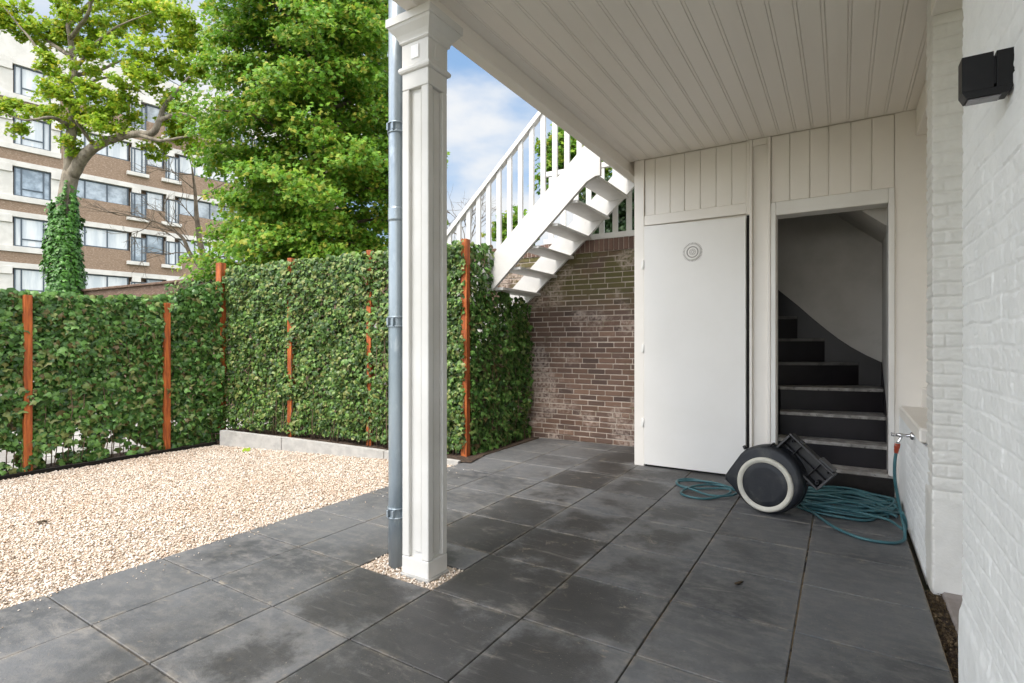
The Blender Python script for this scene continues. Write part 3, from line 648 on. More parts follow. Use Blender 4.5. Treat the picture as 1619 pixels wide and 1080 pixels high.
relief_wall('low_wall', (4.238, 3.50, -.05), (0, 1, 0), (0, 0, 1), (-1, 0, 0), 1.92, .83, .0075, M['brickpaint'], H,
            lambda u, v: brick_height(u, v, 37, depth=.005) * np.clip((1.5 - u) / .3, .15, 1) - .022 * np.exp(-u / .03))
m_ = MB(); m_.box((4.243, 3.605, -.08), (4.62, 5.425, .775)); m_.build('low_wall_core', M['brickpaint'], H)
m_ = MB(); m_.box((4.212, 3.66, .782), (4.60, 5.06, .875), .012); m_.build('window_ledge', M['facade'], H)
m_ = MB(); m_.box((4.40, 5.06, .78), (4.62, 5.424, 1.02), .006); m_.box((4.62, 3.60, .0), (4.75, 5.424, 3.5)); m_.build('niche_wall', M['facade'], H)
m_ = MB(); m_.box((4.80, 2.0, 0), (4.9, 3.4, 3.5)); m_.build('recess_wall', M['pierpaint'], H)

# column with capital
cx0, cx1, cy0, cy1 = 1.508, 1.718, 1.864, 2.042
co_ = MB(); rd = .026; st = .056
co_.box((cx0 + rd, cy0 + rd, .0), (cx1 - rd, cy1 - rd, 3.06))
for ax_ in ((cx0, cx0 + st), (cx1 - st, cx1)):
    for ay_ in ((cy0, cy0 + st * .8), (cy1 - st * .8, cy1)):
        co_.box((ax_[0], ay_[0], .115), (ax_[1], ay_[1], 2.955), .004)
co_.box((cx0, cy0, 2.957), (cx1, cy1, 3.06), .004)
co_.box((cx0 - .001, cy0 - .001, .0), (cx1 + .001, cy1 + .001, .113), .004)
# raised field inside each panel
co_.box((cx0 + st + .026, cy0 + .016, .15), (cx1 - st - .012, cy0 + rd + .003, 2.93), .004)
co_.box((cx1 - rd - .003, cy0 + st * .8 + .02, .15), (cx1 - .016, cy1 - st * .8 - .012, 2.93), .004)
column = co_.build('porch_column', M['colpaint'], H); column['label'] = 'panelled white square column with moulded capital'
cp = MB(); hx, hy = (cx1 - cx0) / 2, (cy1 - cy0) / 2; ccx, ccy = (cx0 + cx1) / 2, (cy0 + cy1) / 2
cp.square_loft([(3.058, .003), (3.062, .012), (3.072, .017), (3.084, .017), (3.094, .010), (3.098, .002)], ccx, ccy, hx, hy)
cp.square_loft([(3.099, .0), (3.235, .0)], ccx, ccy, hx, hy)
cp.square_loft([(3.236, .004), (3.244, .012), (3.252, .012), (3.262, .016), (3.280, .026), (3.300, .042), (3.318, .056), (3.332, .062), (3.334, .070), (3.382, .070)], ccx, ccy, hx, hy)
capital = cp.build('capital', M['colpaint'], column)
m_ = MB(); m_.box((ccx - .028, cy0 - .006, 3.132), (ccx + .034, cy0 + .004, 3.212), .002)
m_.build('ornament', M['ornament'], column)  # front square made whiter, light falling on it put into the colour
m_ = MB(); m_.box((cx1 - .004, ccy - .03, 3.128), (cx1 + .004, ccy + .03, 3.212), .002); m_.build('ornament', M['colpaint'], column)
m_ = MB(); m_.box((cx0 - .012, cy0 - .012, -.03), (cx1 + .012, cy1 + .008, .012), .008); m_.build('column_foot', M['concrete'], column)

# downpipe
DPx, DPy = 1.388, 1.945
dp = thing('drainpipe', (DPx, DPy, 0), 'grey galvanised drainpipe standing beside the white porch column', 'drainpipe')
m_ = MB(); m_.lathe([(0, .054), (.6, .054), (1.2, .054), (1.8, .054), (2.21, .054), (2.2195, .054), (2.2205, .0565), (2.23, .0568), (2.29, .0568), (2.2995, .0565), (2.3005, .054), (2.31, .054), (2.7, .054), (3.2, .054), (3.9, .054)], (DPx, DPy, -.03), (0, 0, 1), 28); m_.build('pipe', M['zinc'], dp)
for z in (.335, 1.545, 2.775):
    m_ = MB()
    for dz in (-.032, .026):
        m_.lathe([(0, .056), (.0005, .0605), (.006, .0615), (.0115, .0605), (.012, .056)], (DPx, DPy, z + dz), (0, 0, 1), 28)
    m_.box((DPx + .048, DPy - .012, z - .03), (DPx + .118, DPy + .012, z + .034), .003)
    m_.box((DPx - .028, DPy - .068, z - .020), (DPx - .014, DPy - .040, z + .026), .002); m_.box((DPx + .016, DPy - .068, z - .020), (DPx + .03, DPy - .040, z + .026), .002)
    m_.build('pipe_bracket', M['zinc'], dp)

# stair well behind the doorway
sw = MB()
sw.box((2.90, 6.62, 0), (4.40, 6.70, 5)); sw.box((4.172, 5.545, 0), (4.40, 6.618, 5)); sw.box((2.2, 5.545, 0), (2.28, 6.70, 5)); sw.box((2.2, 6.62, 0), (2.898, 6.7, 5)); sw.box((2.2, 5.545, 4.2), (4.4, 6.7, 4.3))
sw.prism([(3.30, 3.25), (4.171, 2.515), (4.171, 4.1), (3.30, 4.1)], (0, 5.63, 0), (1, 0, 0), (0, 0, 1), (0, 1, 0), .985)
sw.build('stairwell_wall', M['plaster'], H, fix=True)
ist = thing('winding_stair', (3.7, 5.5, 0), 'dark painted winding stair climbing behind the open white doorway', 'stair')
zk = [.205, .43, .68, .93, 1.19, 1.46, 1.725, 1.98]
Lk = [(3.234, 5.41), (3.234, 5.60), (3.234, 5.80), (3.22, 5.995), (3.10, 6.12), (2.98, 6.22), (2.85, 6.28), (2.7, 6.3)]
Rk = [(4.156, 5.41), (4.165, 5.615), (4.165, 5.86), (4.165, 6.22), (3.955, 6.60), (3.625, 6.60), (3.345, 6.60), (3.05, 6.6)]
for k in range(7):
    Lp, Rp, Ln, Rn = (np.array(q) for q in (Lk[k], Rk[k], Lk[k + 1], Rk[k + 1]))
    dn = np.array([0, -.022])
    poly = [tuple(Lp + dn), tuple(Rp + dn), tuple(Rn), tuple(Ln)]
    if k == 3: poly = [tuple(Lp + dn), tuple(Rp + dn), (4.165, 6.60), tuple(Rn), tuple(Ln)]
    if k == 0: poly = [(3.234, 5.40), (4.156, 5.40), (4.156, 5.63), (3.234, 5.63)]
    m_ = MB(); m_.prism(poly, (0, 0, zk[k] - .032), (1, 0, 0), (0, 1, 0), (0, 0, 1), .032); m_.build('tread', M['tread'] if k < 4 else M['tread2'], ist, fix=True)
    m_ = MB(); z0 = zk[k - 1] + .001 if k else 0
    if k == 0: m_.box((3.21, 5.385, 0.0), (4.20, 5.406, .172), .003)
    else: m_.prism([tuple(Lp), tuple(Rp), tuple(Rp + [0, .018]), tuple(Lp + [0, .018])], (0, 0, z0), (1, 0, 0), (0, 1, 0), (0, 0, 1), zk[k] - .033 - z0)
    m_.build('riser', M['board_and_shade'] if k == 0 else M['darkstair'], ist, fix=True)
m_ = MB()
m_.prism([(3.0, 2.20), (3.131, 2.06), (3.35, 1.854), (3.50, 1.70), (3.644, 1.562), (3.76, 1.458), (3.885, 1.362), (4.02, 1.275), (4.169, 1.195), (4.169, .3), (3.0, .3)], (0, 6.600, 0), (1, 0, 0), (0, 0, 1), (0, 1, 0), .018)
m_.build('stringer', M['darkstair'], ist, fix=True)
m_ = MB(); m_.prism([(5.63, .30), (5.63, .62), (6.0, .84), (6.598, 1.20), (6.598, .30)], (4.168, 0, 0), (0, 1, 0), (0, 0, 1), (-1, 0, 0), .006); m_.build('side_stringer', M['darkstair'], ist, fix=True)

# wall lamp
lm = thing('wall_lamp', (4.19, 1.44, 2.08), 'black box shaped wall lamp mounted on the white brick wall', 'lamp')
m_ = MB(); LZ, LD = 2.104, .055
m_.prism([(0, .020), (.068, .020), (.068, .118), (0, .118)], (4.088, 1.40, LZ), (1, 0, 0), (0, 0, 1), (0, 1, 0), LD); m_.prism([(.074, .020), (.112, .020), (.112, .118), (.074, .118)], (4.088, 1.40, LZ), (1, 0, 0), (0, 0, 1), (0, 1, 0), LD)
m_.prism([(.010, .0), (.100, .0), (.112, .0195), (.0, .0195)], (4.088, 1.40, LZ), (1, 0, 0), (0, 0, 1), (0, 1, 0), LD)
m_.box((4.150, 1.406, LZ + .03), (4.170, 1.449, LZ + .106), .001); m_.build('lamp_body', M['black'], lm, fix=True)
m_ = MB(); m_.box((4.102, 1.406, LZ - .004), (4.172, 1.449, LZ - .0004), .001); m_.build('lens', M['glass'], lm)

# tap
tp = thing('garden_tap', (4.215, 4.12, .755), 'chrome garden tap on the low white wall with hose attached', 'tap')
m_ = MB(); m_.lathe([(-.03, .027), (.004, .027), (.010, .018), (.014, .011), (.05, .011), (.052, .014), (.072, .014), (.074, .011), (.088, .011)], (4.216, 4.12, .758), (-1, 0, 0), 20)
m_.tube([(4.156, 4.12, .755), (4.152, 4.12, .735), (4.140, 4.118, .712), (4.134, 4.117, .698)], [.010, .010, .0105, .011], 14); m_.build('tap_body', M['chrome'], tp)
m_ = MB(); m_.lathe([(0, .006), (.01, .012), (.018, .013), (.028, .010), (.032, .009)], (4.128, 4.12, .758), (-1, 0, 0), 16)
m_.tube([(4.106, 4.095, .762), (4.104, 4.12, .764), (4.103, 4.148, .762)], [.0075, .009, .0075], 10); m_.build('tap_handle', M['chrome'], tp)
m_ = MB(); m_.lathe([(0, .012), (.003, .015), (.022, .016), (.026, .012)], (4.1345, 4.117, .702), (-.35, -.03, -1), 16); m_.build('thread_nut', M['chrome'], tp)

# ================================================================== back garden wall of brown brick
WA = np.array([-.5, 6.335]); WB = np.array([1.76, 6.44]); wd = (WB - WA) / np.linalg.norm(WB - WA); wn = np.array([wd[1], -wd[0]])   # wn faces the camera side
GW = thing('garden_wall', (*WA, 0), 'old brown brick garden wall behind the white staircase with mossy upper courses', 'wall')
def WT(p): q = WA + wd * p[0] + wn * p[1]; return np.array([q[0], q[1], p[2]])
bk = MB(); CH = .0745
for r_ in range(-1, 36):
    z0 = r_ * CH; x = -.3 - (r_ % 2) * .125 + random.uniform(-.03, .03)
    while x < 2.26:
        ln = random.choice([.235, .24, .245, .25, .12 if random.random() < .25 else .24])
        a, b = max(x, -.2), min(x + ln - .011, 2.26)
        if b - a > .03:
            q = random.uniform(-.0035, .0035); e = random.uniform(0, .003)
            dzb = random.uniform(-.002, .002)
            bk.box((a, -.05, z0 + .006 + e + dzb), (b, .010 + q, z0 + CH - .006 + dzb), .0045, WT)
        x += ln
bk.build('brickwork', M['brick'], GW)
m_ = MB(); m_.box((-.2, -.1, -.08), (2.26, .003, 2.68), 0, WT); m_.build('mortar', M['mortar'], GW)
sb = MB(); x = -.2
while x < 2.24:
    sb.box((x, -.11, 2.685), (x + .060, .026 + random.uniform(-.003, .003), 2.85 + random.uniform(-.004, .004)), .005, WT); x += .0705
sb.build('soldier_course', M['soldier'], GW)
m_ = MB(); m_.box((-.2, -.105, 2.682), (2.26, .018, 2.842), 0, WT); m_.build('coping_mortar', M['mortar'], GW)
W2 = np.array([-17., 5.45])
m_ = MB(); l2 = np.linalg.norm(WA - W2); d2 = (WA - W2) / l2; n2 = np.array([d2[1], -d2[0]])
T2 = lambda p: np.array([*(W2 + d2 * p[0] + n2 * p[1]), p[2]])
m_.box((0, -.22, -.1), (l2, 0, 2.80), 0, T2); m_.build('old_wall_run', M['reargarden'], GW)
m_ = MB(); x = 0
while x < l2 - .3:
    m_.box((x, -.28, 2.803), (min(x + .49, l2 - .25), .06, 2.862 + random.uniform(-.008, .008)), .012, T2); x += .5
m_.build('coping', M['reargarden'], GW)

# picket fence on the wall
PF = thing('picket_fence', (1.0, 6.45, 2.86), 'white picket fence standing on top of the brown brick wall', 'fence')
m_ = MB(); m_.box((.55, -.075, 2.856), (2.3, .004, 2.935), .004, WT); m_.build('bottom_rail', M['picket'], PF)
m_ = MB(); m_.box((.55, -.075, 3.86), (2.3, -.01, 3.93), .004, WT); m_.build('top_rail', M['picket'], PF)
for i in range(9):
    m_ = MB(); x = .62 + .195 * i; m_.box((x, -.055, 2.936), (x + .075, -.025, 3.859), .003, WT); m_.build('picket', M['picket'], PF)

# ================================================================== outside staircase
S = thing('outdoor_staircase', (-.2, 5.8, 1.2), 'white open tread wooden staircase rising past the brick wall above the ivy', 'staircase')
SN, SF = 5.25, 6.28; SL = .90          # slope
def lower(x): return 2.175 + SL * x
STV = .455
def stringer(y, x0, x1, name):
    m_ = MB(); poly = [(x0, lower(x0)), (x1, lower(x1)), (x1, lower(x1) + STV), (x0, lower(x0) + STV)]
    if name == 'near': poly = [(x0, lower(x0)), (1.25, lower(1.25)), (1.36, lower(1.25) + .05), (1.42, lower(1.25) + .05), (1.42, lower(1.42) + STV), (x0, lower(x0) + STV)]
    m_.prism(poly, (0, y, 0), (1, 0, 0), (0, 0, 1), (0, 1, 0), .05); return m_.build('stringer', M['stairpaint'], S, fix=True)
stringer(SN - .05, -2.3, 1.42, 'near'); stringer(SF, -2.3, 1.74, 'far')
for i in range(-8, 6):
    xe = .08 + .2665 * i; z = 2.345 + .2475 * i
    m_ = MB(); m_.box((xe - .05, SN + .002, z), (xe + .235, SF - .002, z + .036), .004)
    m_.build('tread', M['stairpaint'], S)
m_ = MB(); m_.box((1.44, SN - .04, 3.62), (3.0, SF + .05, 3.70), .003); m_.build('landing', M['stairpaint'], S)
def rail_z(x): return 3.63 + .915 * x
m_ = MB(); T = None
m_.prism([(-2.3, rail_z(-2.3)), (1.4, rail_z(1.4)), (1.4, rail_z(1.4) + .075), (-2.3, rail_z(-2.3) + .075)], (0, SN - .075, 0), (1, 0, 0), (0, 0, 1), (0, 1, 0), .085); m_.build('handrail', M['stairpaint'], S, fix=True)
for i in range(-9, 9):
    x = -.15 + .163 * i - .03
    m_ = MB(); m_.prism([(x, lower(x) + STV + .001), (x + .06, lower(x + .06) + STV + .001), (x + .06, rail_z(x + .06) - .001), (x, rail_z(x) - .001)], (0, SN - .048, 0), (1, 0, 0), (0, 0, 1), (0, 1, 0), .036)
    m_.build('baluster', M['stairpaint'], S, fix=True)

# ================================================================== ivy screens
def ivy_patch(A, B, zlo, zhi, normal, dens, r, depth=.13, holes=0.0, size=(.045, .085), zfn=None):
    A = np.array(A, float); B = np.array(B, float); ln = np.linalg.norm(B - A); d = (B - A) / ln; nn = np.array(normal, float)
    n = int(dens * ln * (max(zhi) - min(zlo))); u = r.uniform(0, 1, n)
    lo = np.interp(u, np.linspace(0, 1, len(zlo)), zlo); hi = np.interp(u, np.linspace(0, 1, len(zhi)), zhi)
    z = lo + (hi - lo) * r.uniform(0, 1, n) + 0
    # ragged top
    hi2 = hi + .10 * vnoise(u * ln, u * 0 + 3.3, 71, .17) + .05 * vnoise(u * ln, u * 0 + 1.3, 72, .06)
    side = r.choice([1, -1], n, p=[.72, .28])
    bulge = .11 * vnoise(u * ln, z, 73 + int(100 * ln) % 17, .26) + .07 * vnoise(u * ln, z, 75, .11)
    w_ = side * depth * np.sqrt(r.uniform(0, 1, n)) + np.where(side > 0, bulge, -bulge)
    keep = (z < hi2)
    thin = vnoise(u * ln, z, 77, .20) + .5 * vnoise(u * ln, z, 79, .08)
    if holes: keep &= ~(thin > .66 - holes * np.clip(1.2 - (z - lo) / .6, 0, 1))
    u, z, w_, side = u[keep], z[keep], w_[keep], side[keep]
    P = np.stack([A[0] + d[0] * u * ln + nn[0] * w_, A[1] + d[1] * u * ln + nn[1] * w_, z], 1)
    N3 = np.stack([nn[0] * side, nn[1] * side, np.full(len(u), .35)], 1) + r.normal(scale=.42, size=(len(u), 3))
    sz = r.uniform(*size, len(u)) * r.choice([1, .75, .5, 1.15], len(u), p=[.45, .3, .12, .13])
    return leaves(P, N3, sz, IVY, r, droop=np.array([0, 0, -1.0]))
def ivy_stems(A, B, zlo, zhi, n, r):
    m_ = MB(); A = np.array(A, float); B = np.array(B, float); nrm = np.array([(B - A)[1], -(B - A)[0]]) / np.linalg.norm(B - A)
    for i in range(n):
        u = (i + r.uniform(.2, .8)) / n; z0 = np.interp(u, np.linspace(0, 1, len(zlo)), zlo); z1 = np.interp(u, np.linspace(0, 1, len(zhi)), zhi)
        pts = []; off = r.uniform(.02, .13); ph = r.uniform(0, 3)
        for k in range(9):
            f = k / 8; q = A + (B - A) * (u + r.normal() * .008 * f); o_ = off * (.35 + .65 * math.sin(3 * f + ph)); pts.append((q[0] + nrm[0] * o_ + r.normal() * .012, q[1] + nrm[1] * o_ + r.normal() * .012, z0 - .03 + (z1 - z0) * f * .96))
        m_.tube(pts, [.006 * (1 - .6 * k / 8) for k in range(9)], 5)
    # the wire mesh the ivy hangs on
    nz_ = int((max(zhi) - .1) / .2)
    for k in range(nz_):
        z = .12 + .2 * k; m_.tube([(A[0], A[1], z), (B[0], B[1], z)], .0025, 4)
    return m_
def post(parent, x, y, z0, z1, half=.038, rot=0):
    m_ = MB(); c, s = math.cos(rot), math.sin(rot)
    T = lambda p: np.array([x + c * p[0] - s * p[1], y + s * p[0] + c * p[1], p[2]])
    m_.box((-half, -half, z0), (half, half, z1), .003, T); return m_.build('post', M['rust'], parent)

# left run, facing the gravel
I1 = thing('ivy_screen', (-3.78, 2.2, 0), 'dense dark green ivy screen on orange posts along the left edge of the gravel', 'ivy screen', 'ivy screens round the gravel')
r1 = np.random.default_rng(11)
a_ = (-3.83, -.6); b_ = (-3.86, 3.70)
V, F = ivy_patch(a_, b_, [.02, .02], [1.93, 1.95, 1.96, 1.98, 2.0, 2.28], (1, 0), 2600, r1, depth=.14, holes=.56, size=(.052, .098))
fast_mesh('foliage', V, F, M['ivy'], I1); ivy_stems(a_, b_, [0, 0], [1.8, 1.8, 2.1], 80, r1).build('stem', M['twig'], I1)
for y in (.16, 1.565, 2.965): post(I1, -3.725, y, -.05, 1.93, .034)
# back run
I2 = thing('ivy_screen', (-2.0, 4.25, 0), 'tall sunlit ivy screen with orange posts along the back behind the kerb stones', 'ivy screen', 'ivy screens round the gravel')
a_ = BACK_A + kn * .13; b_ = BACK_B + kn * .08
V, F = ivy_patch(a_, b_, [.20, .10], [2.47, 2.53, 2.56, 2.59, 2.61, 2.67], (kn[0] * -1, kn[1] * -1), 2800, r1, depth=.13, size=(.042, .078))
fast_mesh('foliage', V, F, M['ivysunlit'], I2); ivy_stems(a_, b_, [.1, 0], [2.4, 2.55], 80, r1).build('stem', M['twig'], I2)
I2['n'] = 0
ang = math.atan2(kd[1], kd[0])
post(I2, -3.83, 3.74, .05, 2.56, .048, ang)
dirB = (BACK_B - BACK_A)
for px, pz in ((460, 2.58), (585, 2.62)):
    a = (px - 809.5) / FPX; dx, dy = _c * a - _s, _s * a + _c
    A_ = np.array([[dx, -dirB[0]], [dy, -dirB[1]]]); t, u = np.linalg.solve(A_, BACK_A + kn * .045 - CAM[:2])
    q = CAM[:2] + t * np.array([dx, dy]); post(I2, q[0], q[1], .0, pz, .034, ang)
post(I2, -.142, 4.70, -.03, 2.685, .042, .1)
# short run beside the terrace
I3 = thing('ivy_screen', (-.2, 5.4, 0), 'shaded ivy screen beside the terrace under the white staircase', 'ivy screen', 'ivy screens round the gravel')
V, F = ivy_patch((-.19, 4.74), (-.19, 5.20), [.02, .02], [2.66, 2.66], (1, 0), 1700, r1, depth=.11, size=(.05, .09))
V2, F2 = ivy_patch((-.19, 5.18), (-.22, 6.28), [.02, .02], [2.12, 2.10, 2.06, 1.98], (1, 0), 1700, r1, depth=.12, size=(.05, .09))
V3, F3 = ivy_patch((-.30, 4.80), (-.62, 4.62), [.02, .02], [2.6, 2.64], (.3, -1), 1200, r1, depth=.12, size=(.05, .09))
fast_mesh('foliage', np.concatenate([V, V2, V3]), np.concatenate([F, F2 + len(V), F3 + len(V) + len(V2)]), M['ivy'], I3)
ivy_stems((-.2, 4.75), (-.22, 6.28), [0, 0], [2.5, 2.0, 1.9], 22, r1).build('stem', M['twig'], I3)
# ivy hanging over the old wall
V, F = ivy_patch((-9.6, 5.76), (-5.2, 5.98), [1.6, 1.6], [2.75, 2.88, 2.96, 3.0], (0, -1), 420, r1, depth=.16, size=(.07, .12))
o = fast_mesh('wall_ivy', V, F, M['ivy']); tag(o, 'ivy spilling over the old brick wall behind the corner post', 'ivy')

# ================================================================== hose reel and hose
RL = thing('hose_reel', (3.267, 4.43, 0), 'black round hose reel with a cream ring tipped on its bracket by the doorway', 'hose reel')
rc = np.array([3.257, 4.27, .246]); tilt = .10
RN = np.array([-.22, -1, .07]); RN /= np.linalg.norm(RN)      # towards the camera
RU = np.cross([0, 0, 1.], RN) * 1; RU /= np.linalg.norm(RU); RU = RU if RU[0] > 0 else -RU; RV = np.cross(RU, RN); RV = RV if RV[2] > 0 else -RV
def reel_profile(k=1.0, R_=.280):
    P = []
    nose = np.array([-.385, .055])
    for t in np.linspace(R(140), R(140 - 278), 46): P.append((R_ * k * math.cos(t), R_ * k * math.sin(t)))
    # short blunt nose on the left
    P += [(-.290 * k, -.10), (-.343 * k, -.06), (-.345 * k, -.025), (-.305 * k, .04)]
    return [(p[0], p[1] + .04) for p in P]
def loft(mb, sections, origin):
    n = len(sections[0][1]); vs_ = []; fs = []
    for d, P in sections:
        vs_ += [origin + RU * p[0] + RV * p[1] + RN * d for p in P]
    for i in range(len(sections) - 1):
        for j in range(n): fs.append((i * n + j, i * n + (j + 1) % n, (i + 1) * n + (j + 1) % n, (i + 1) * n + j))
    fs.append(tuple(reversed(range(n)))); fs.append(tuple((len(sections) - 1) * n + j for j in range(n)))
    mb.add(vs_, fs, True)
m_ = MB()
loft(m_, [(-.24, reel_profile(.80)), (-.235, reel_profile(.88)), (-.21, reel_profile(.96)), (-.17, reel_profile(1.0)), (-.11, reel_profile(1.0)), (-.108, reel_profile(.985)), (-.100, reel_profile(.985)), (-.098, reel_profile(1.0)),
          (-.05, reel_profile(1.0)), (-.015, reel_profile(.965)), (-.004, reel_profile(.92)), (0, reel_profile(.87))], rc)
body = m_.build('reel_body', M['plastic'], RL, fix=True)
m_ = MB(); m_.lathe([(-.01, .222), (.010, .220), (.018, .214), (.020, .208), (.019, .196), (.014, .186), (.010, .182), (.010, .179), (-.01, .179)], rc, RN, 64); m_.build('ring', M['cream'], RL, fix=True)
m_ = MB(); m_.lathe([(-.02, .178), (.006, .178), (.009, .174), (.010, .13), (.011, .001)], rc, RN, 64); m_.build('side_disc', M['plastic'], RL, fix=True)
m_ = MB(); kp = rc + RU * -.175 + RV * .262 + RN * -.04; m_.lathe([(0, .014), (.028, .014), (.032, .010)], kp, RU * -.5 + RV * .85, 14); m_.build('latch_knob', M['tray'], RL); m_ = MB(); m_.tube([rc + RU * .02 + RV * .315 + RN * -.02, rc + RU * .04 + RV * .335 + RN * -.08, rc + RU * .02 + RV * .315 + RN * -.16], .009, 8); m_.build('grip', M['tray'], RL)
# wall bracket: open ribbed tray leaning on the upper right
ba = R(-41); BX = RU * math.cos(ba) + RV * math.sin(ba); BY = -RU * math.sin(ba) + RV * math.cos(ba); BZ = RN
bo = rc + RU * .270 + RV * .225 + RN * -.12
def BT(p): return bo + BX * p[0] + BY * p[1] + BZ * p[2]
m_ = MB(); Lh, Wh, Dh = .210, .088, .055
m_.box((-Lh, -Wh, -Dh), (Lh, Wh, -Dh + .008), .002, BT)                              # back plate
for (a, b) in (((-Lh, -Wh, -Dh + .009), (Lh, -Wh + .008, Dh)), ((-Lh, Wh - .008, -Dh + .009), (Lh, Wh, Dh)), ((-Lh, -Wh + .009, -Dh + .009), (-Lh + .008, Wh - .009, Dh)), ((Lh - .008, -Wh + .009, -Dh + .009), (Lh, Wh - .009, Dh))):
    m_.box(a, b, .002, BT)
for x in (-.10, .085): m_.box((x, -Wh + .009, -Dh + .009), (x + .005, Wh - .009, Dh * .35), .001, BT)
m_.box((-Lh + .009, -.02, -Dh + .009), (-.101, -.015, Dh * .2), .001, BT); m_.box((.091, -.01, -Dh + .009), (Lh - .009, -.005, Dh * .2), .001, BT)
m_.box((-.094, -.012, -Dh + .009), (.084, -.007, Dh * .1), .001, BT)
for (x, y) in ((-.17, .05), (.17, -.06), (.17, .06), (-.17, -.07)):
    m_.lathe([(0, .018), (.07, .016), (.0701, .008), (.02, .007)], BT((x, y, -Dh + .009)), BZ, 16)
bracket = m_.build('wall_bracket', M['tray'], RL, fix=True)
m_ = MB()
for (a, b) in (((-Lh - .006, -Wh - .006, Dh + .001), (Lh + .006, -Wh + .010, Dh + .010)), ((-Lh - .006, Wh - .010, Dh + .001), (Lh + .006, Wh + .006, Dh + .010)), ((-Lh - .006, -Wh + .011, Dh + .001), (-Lh + .012, Wh - .011, Dh + .010)), ((Lh - .012, -Wh + .011, Dh + .001), (Lh + .006, Wh - .011, Dh + .010))):
    m_.box(a, b, .003, BT)
m_.box((.06, Wh + .007, -.03), (.19, Wh + .026, Dh + .008), .004, BT); m_.box((-.13, Wh + .007, 0), (-.09, Wh + .018, Dh), .003, BT)
m_.build('bracket_rim', M['traylip'], bracket, fix=True)
m_ = MB(); m_.tube([BT((-.12, -Wh - .002, 0)), BT((-.04, -Wh - .05, -.01)), BT((.10, -Wh - .05, -.01)), BT((.20, -Wh - .0, 0))], .016, 10); m_.build('carry_handle', M['plastic'], RL)

HS = thing('garden_hose', (3.9, 4.6, 0), 'teal garden hose lying in loose coils between the reel and the tap', 'hose')
def spline(P, k=10, closed=False):
    P = np.array(P, float); n = len(P); out_ = []
    rngi = range(n if closed else n - 1)
    for i in rngi:
        p0 = P[(i - 1) % n] if (closed or i > 0) else 2 * P[0] - P[1]; p1 = P[i]; p2 = P[(i + 1) % n]; p3 = P[(i + 2) % n] if (closed or i + 2 < n) else 2 * P[-1] - P[-2]
        for j in range(k):
            t = j / k; out_.append(.5 * ((2 * p1) + (-p0 + p2) * t + (2 * p0 - 5 * p1 + 4 * p2 - p3) * t * t + (-p0 + 3 * p1 - 3 * p2 + p3) * t ** 3))
    if not closed: out_.append(P[-1])
    return np.array(out_)
HR = .0105
m_ = MB()
lead = [(4.128, 4.116, .655), (4.118, 4.12, .56), (4.120, 4.14, .44), (4.140, 4.17, .30), (4.165, 4.19, .16), (4.180, 4.17, .06), (4.165, 4.10, .018), (4.08, 4.015, .012), (3.91, 4.02, .012), (3.75, 4.18, .012), (3.62, 4.44, .013), (3.50, 4.62, .03), (3.42, 4.62, .09)]
m_.tube(spline(lead, 12), HR, 10)
rh = np.random.default_rng(5)
pile = []
nl = 13
for i in range(nl):
    cx, cy = 3.80 + rh.normal() * .045, 4.86 + rh.normal() * .10; ax_, ay_ = .36 + rh.normal() * .045, .24 + rh.normal() * .075; ph = rh.uniform(-.22, .22)
    z = .011 + .011 * (i % 6) * .9
    for j in range(9):
        t = 2 * math.pi * j / 9 + .3 * (i % 2)
        x = ax_ * math.cos(t) * (1 + rh.normal() * .06); y = ay_ * math.sin(t) * (1 + rh.normal() * .10)
        pile.append((min(cx + x * math.cos(ph) - y * math.sin(ph), 4.195), cy + x * math.sin(ph) + y * math.cos(ph), z + abs(rh.normal()) * .006))
m_.tube(spline(pile, 8), HR, 8)
for i in range(6):          # straighter strands lying over the heap
    y = 4.62 + .10 * i; a = rh.normal() * .07
    m_.tube(spline([(3.50, y + .03 - a, .05), (3.66, y - .03, .075 + .01 * (i % 3)), (3.86, y + a, .08 + .008 * (i % 2)), (4.04, y + .05, .06), (4.17, y - .04 + a, .03)], 10), HR, 8)
m_.tube(spline([(4.165, 4.16, .20), (4.190, 4.21, .12), (4.185, 4.30, .04), (4.10, 4.46, .05), (3.9, 4.52, .06), (3.6, 4.72, .04)], 10), HR, 8)
left = [(3.02, 4.70, .05), (2.90, 4.80, .03), (2.70, 4.98, .013), (2.50, 5.06, .012), (2.38, 4.95, .012), (2.42, 4.78, .012), (2.60, 4.72, .013), (2.86, 4.80, .03), (2.92, 4.66, .03), (2.80, 4.46, .013), (2.66, 4.40, .012), (2.52, 4.50, .012), (2.58, 4.72, .03), (2.74, 4.86, .035), (2.96, 4.78, .04),
        (2.95, 4.60, .03), (2.78, 4.52, .022), (2.60, 4.62, .024), (2.46, 4.70, .022), (2.40, 4.84, .022), (2.52, 4.96, .022), (2.74, 4.92, .04), (3.00, 4.72, .05)]
m_.tube(spline(left, 10), HR, 8)
m_.build('hose_tube', M['hose'], HS)
m_ = MB(); m_.lathe([(0, .012), (.004, .0175), (.034, .0175), (.036, .0155), (.055, .0155), (.058, .0135), (.072, .0125)], (4.1335, 4.1168, .700), (-.12, -.01, -1), 18); m_.build('hose_coupling', M['orange'], HS)

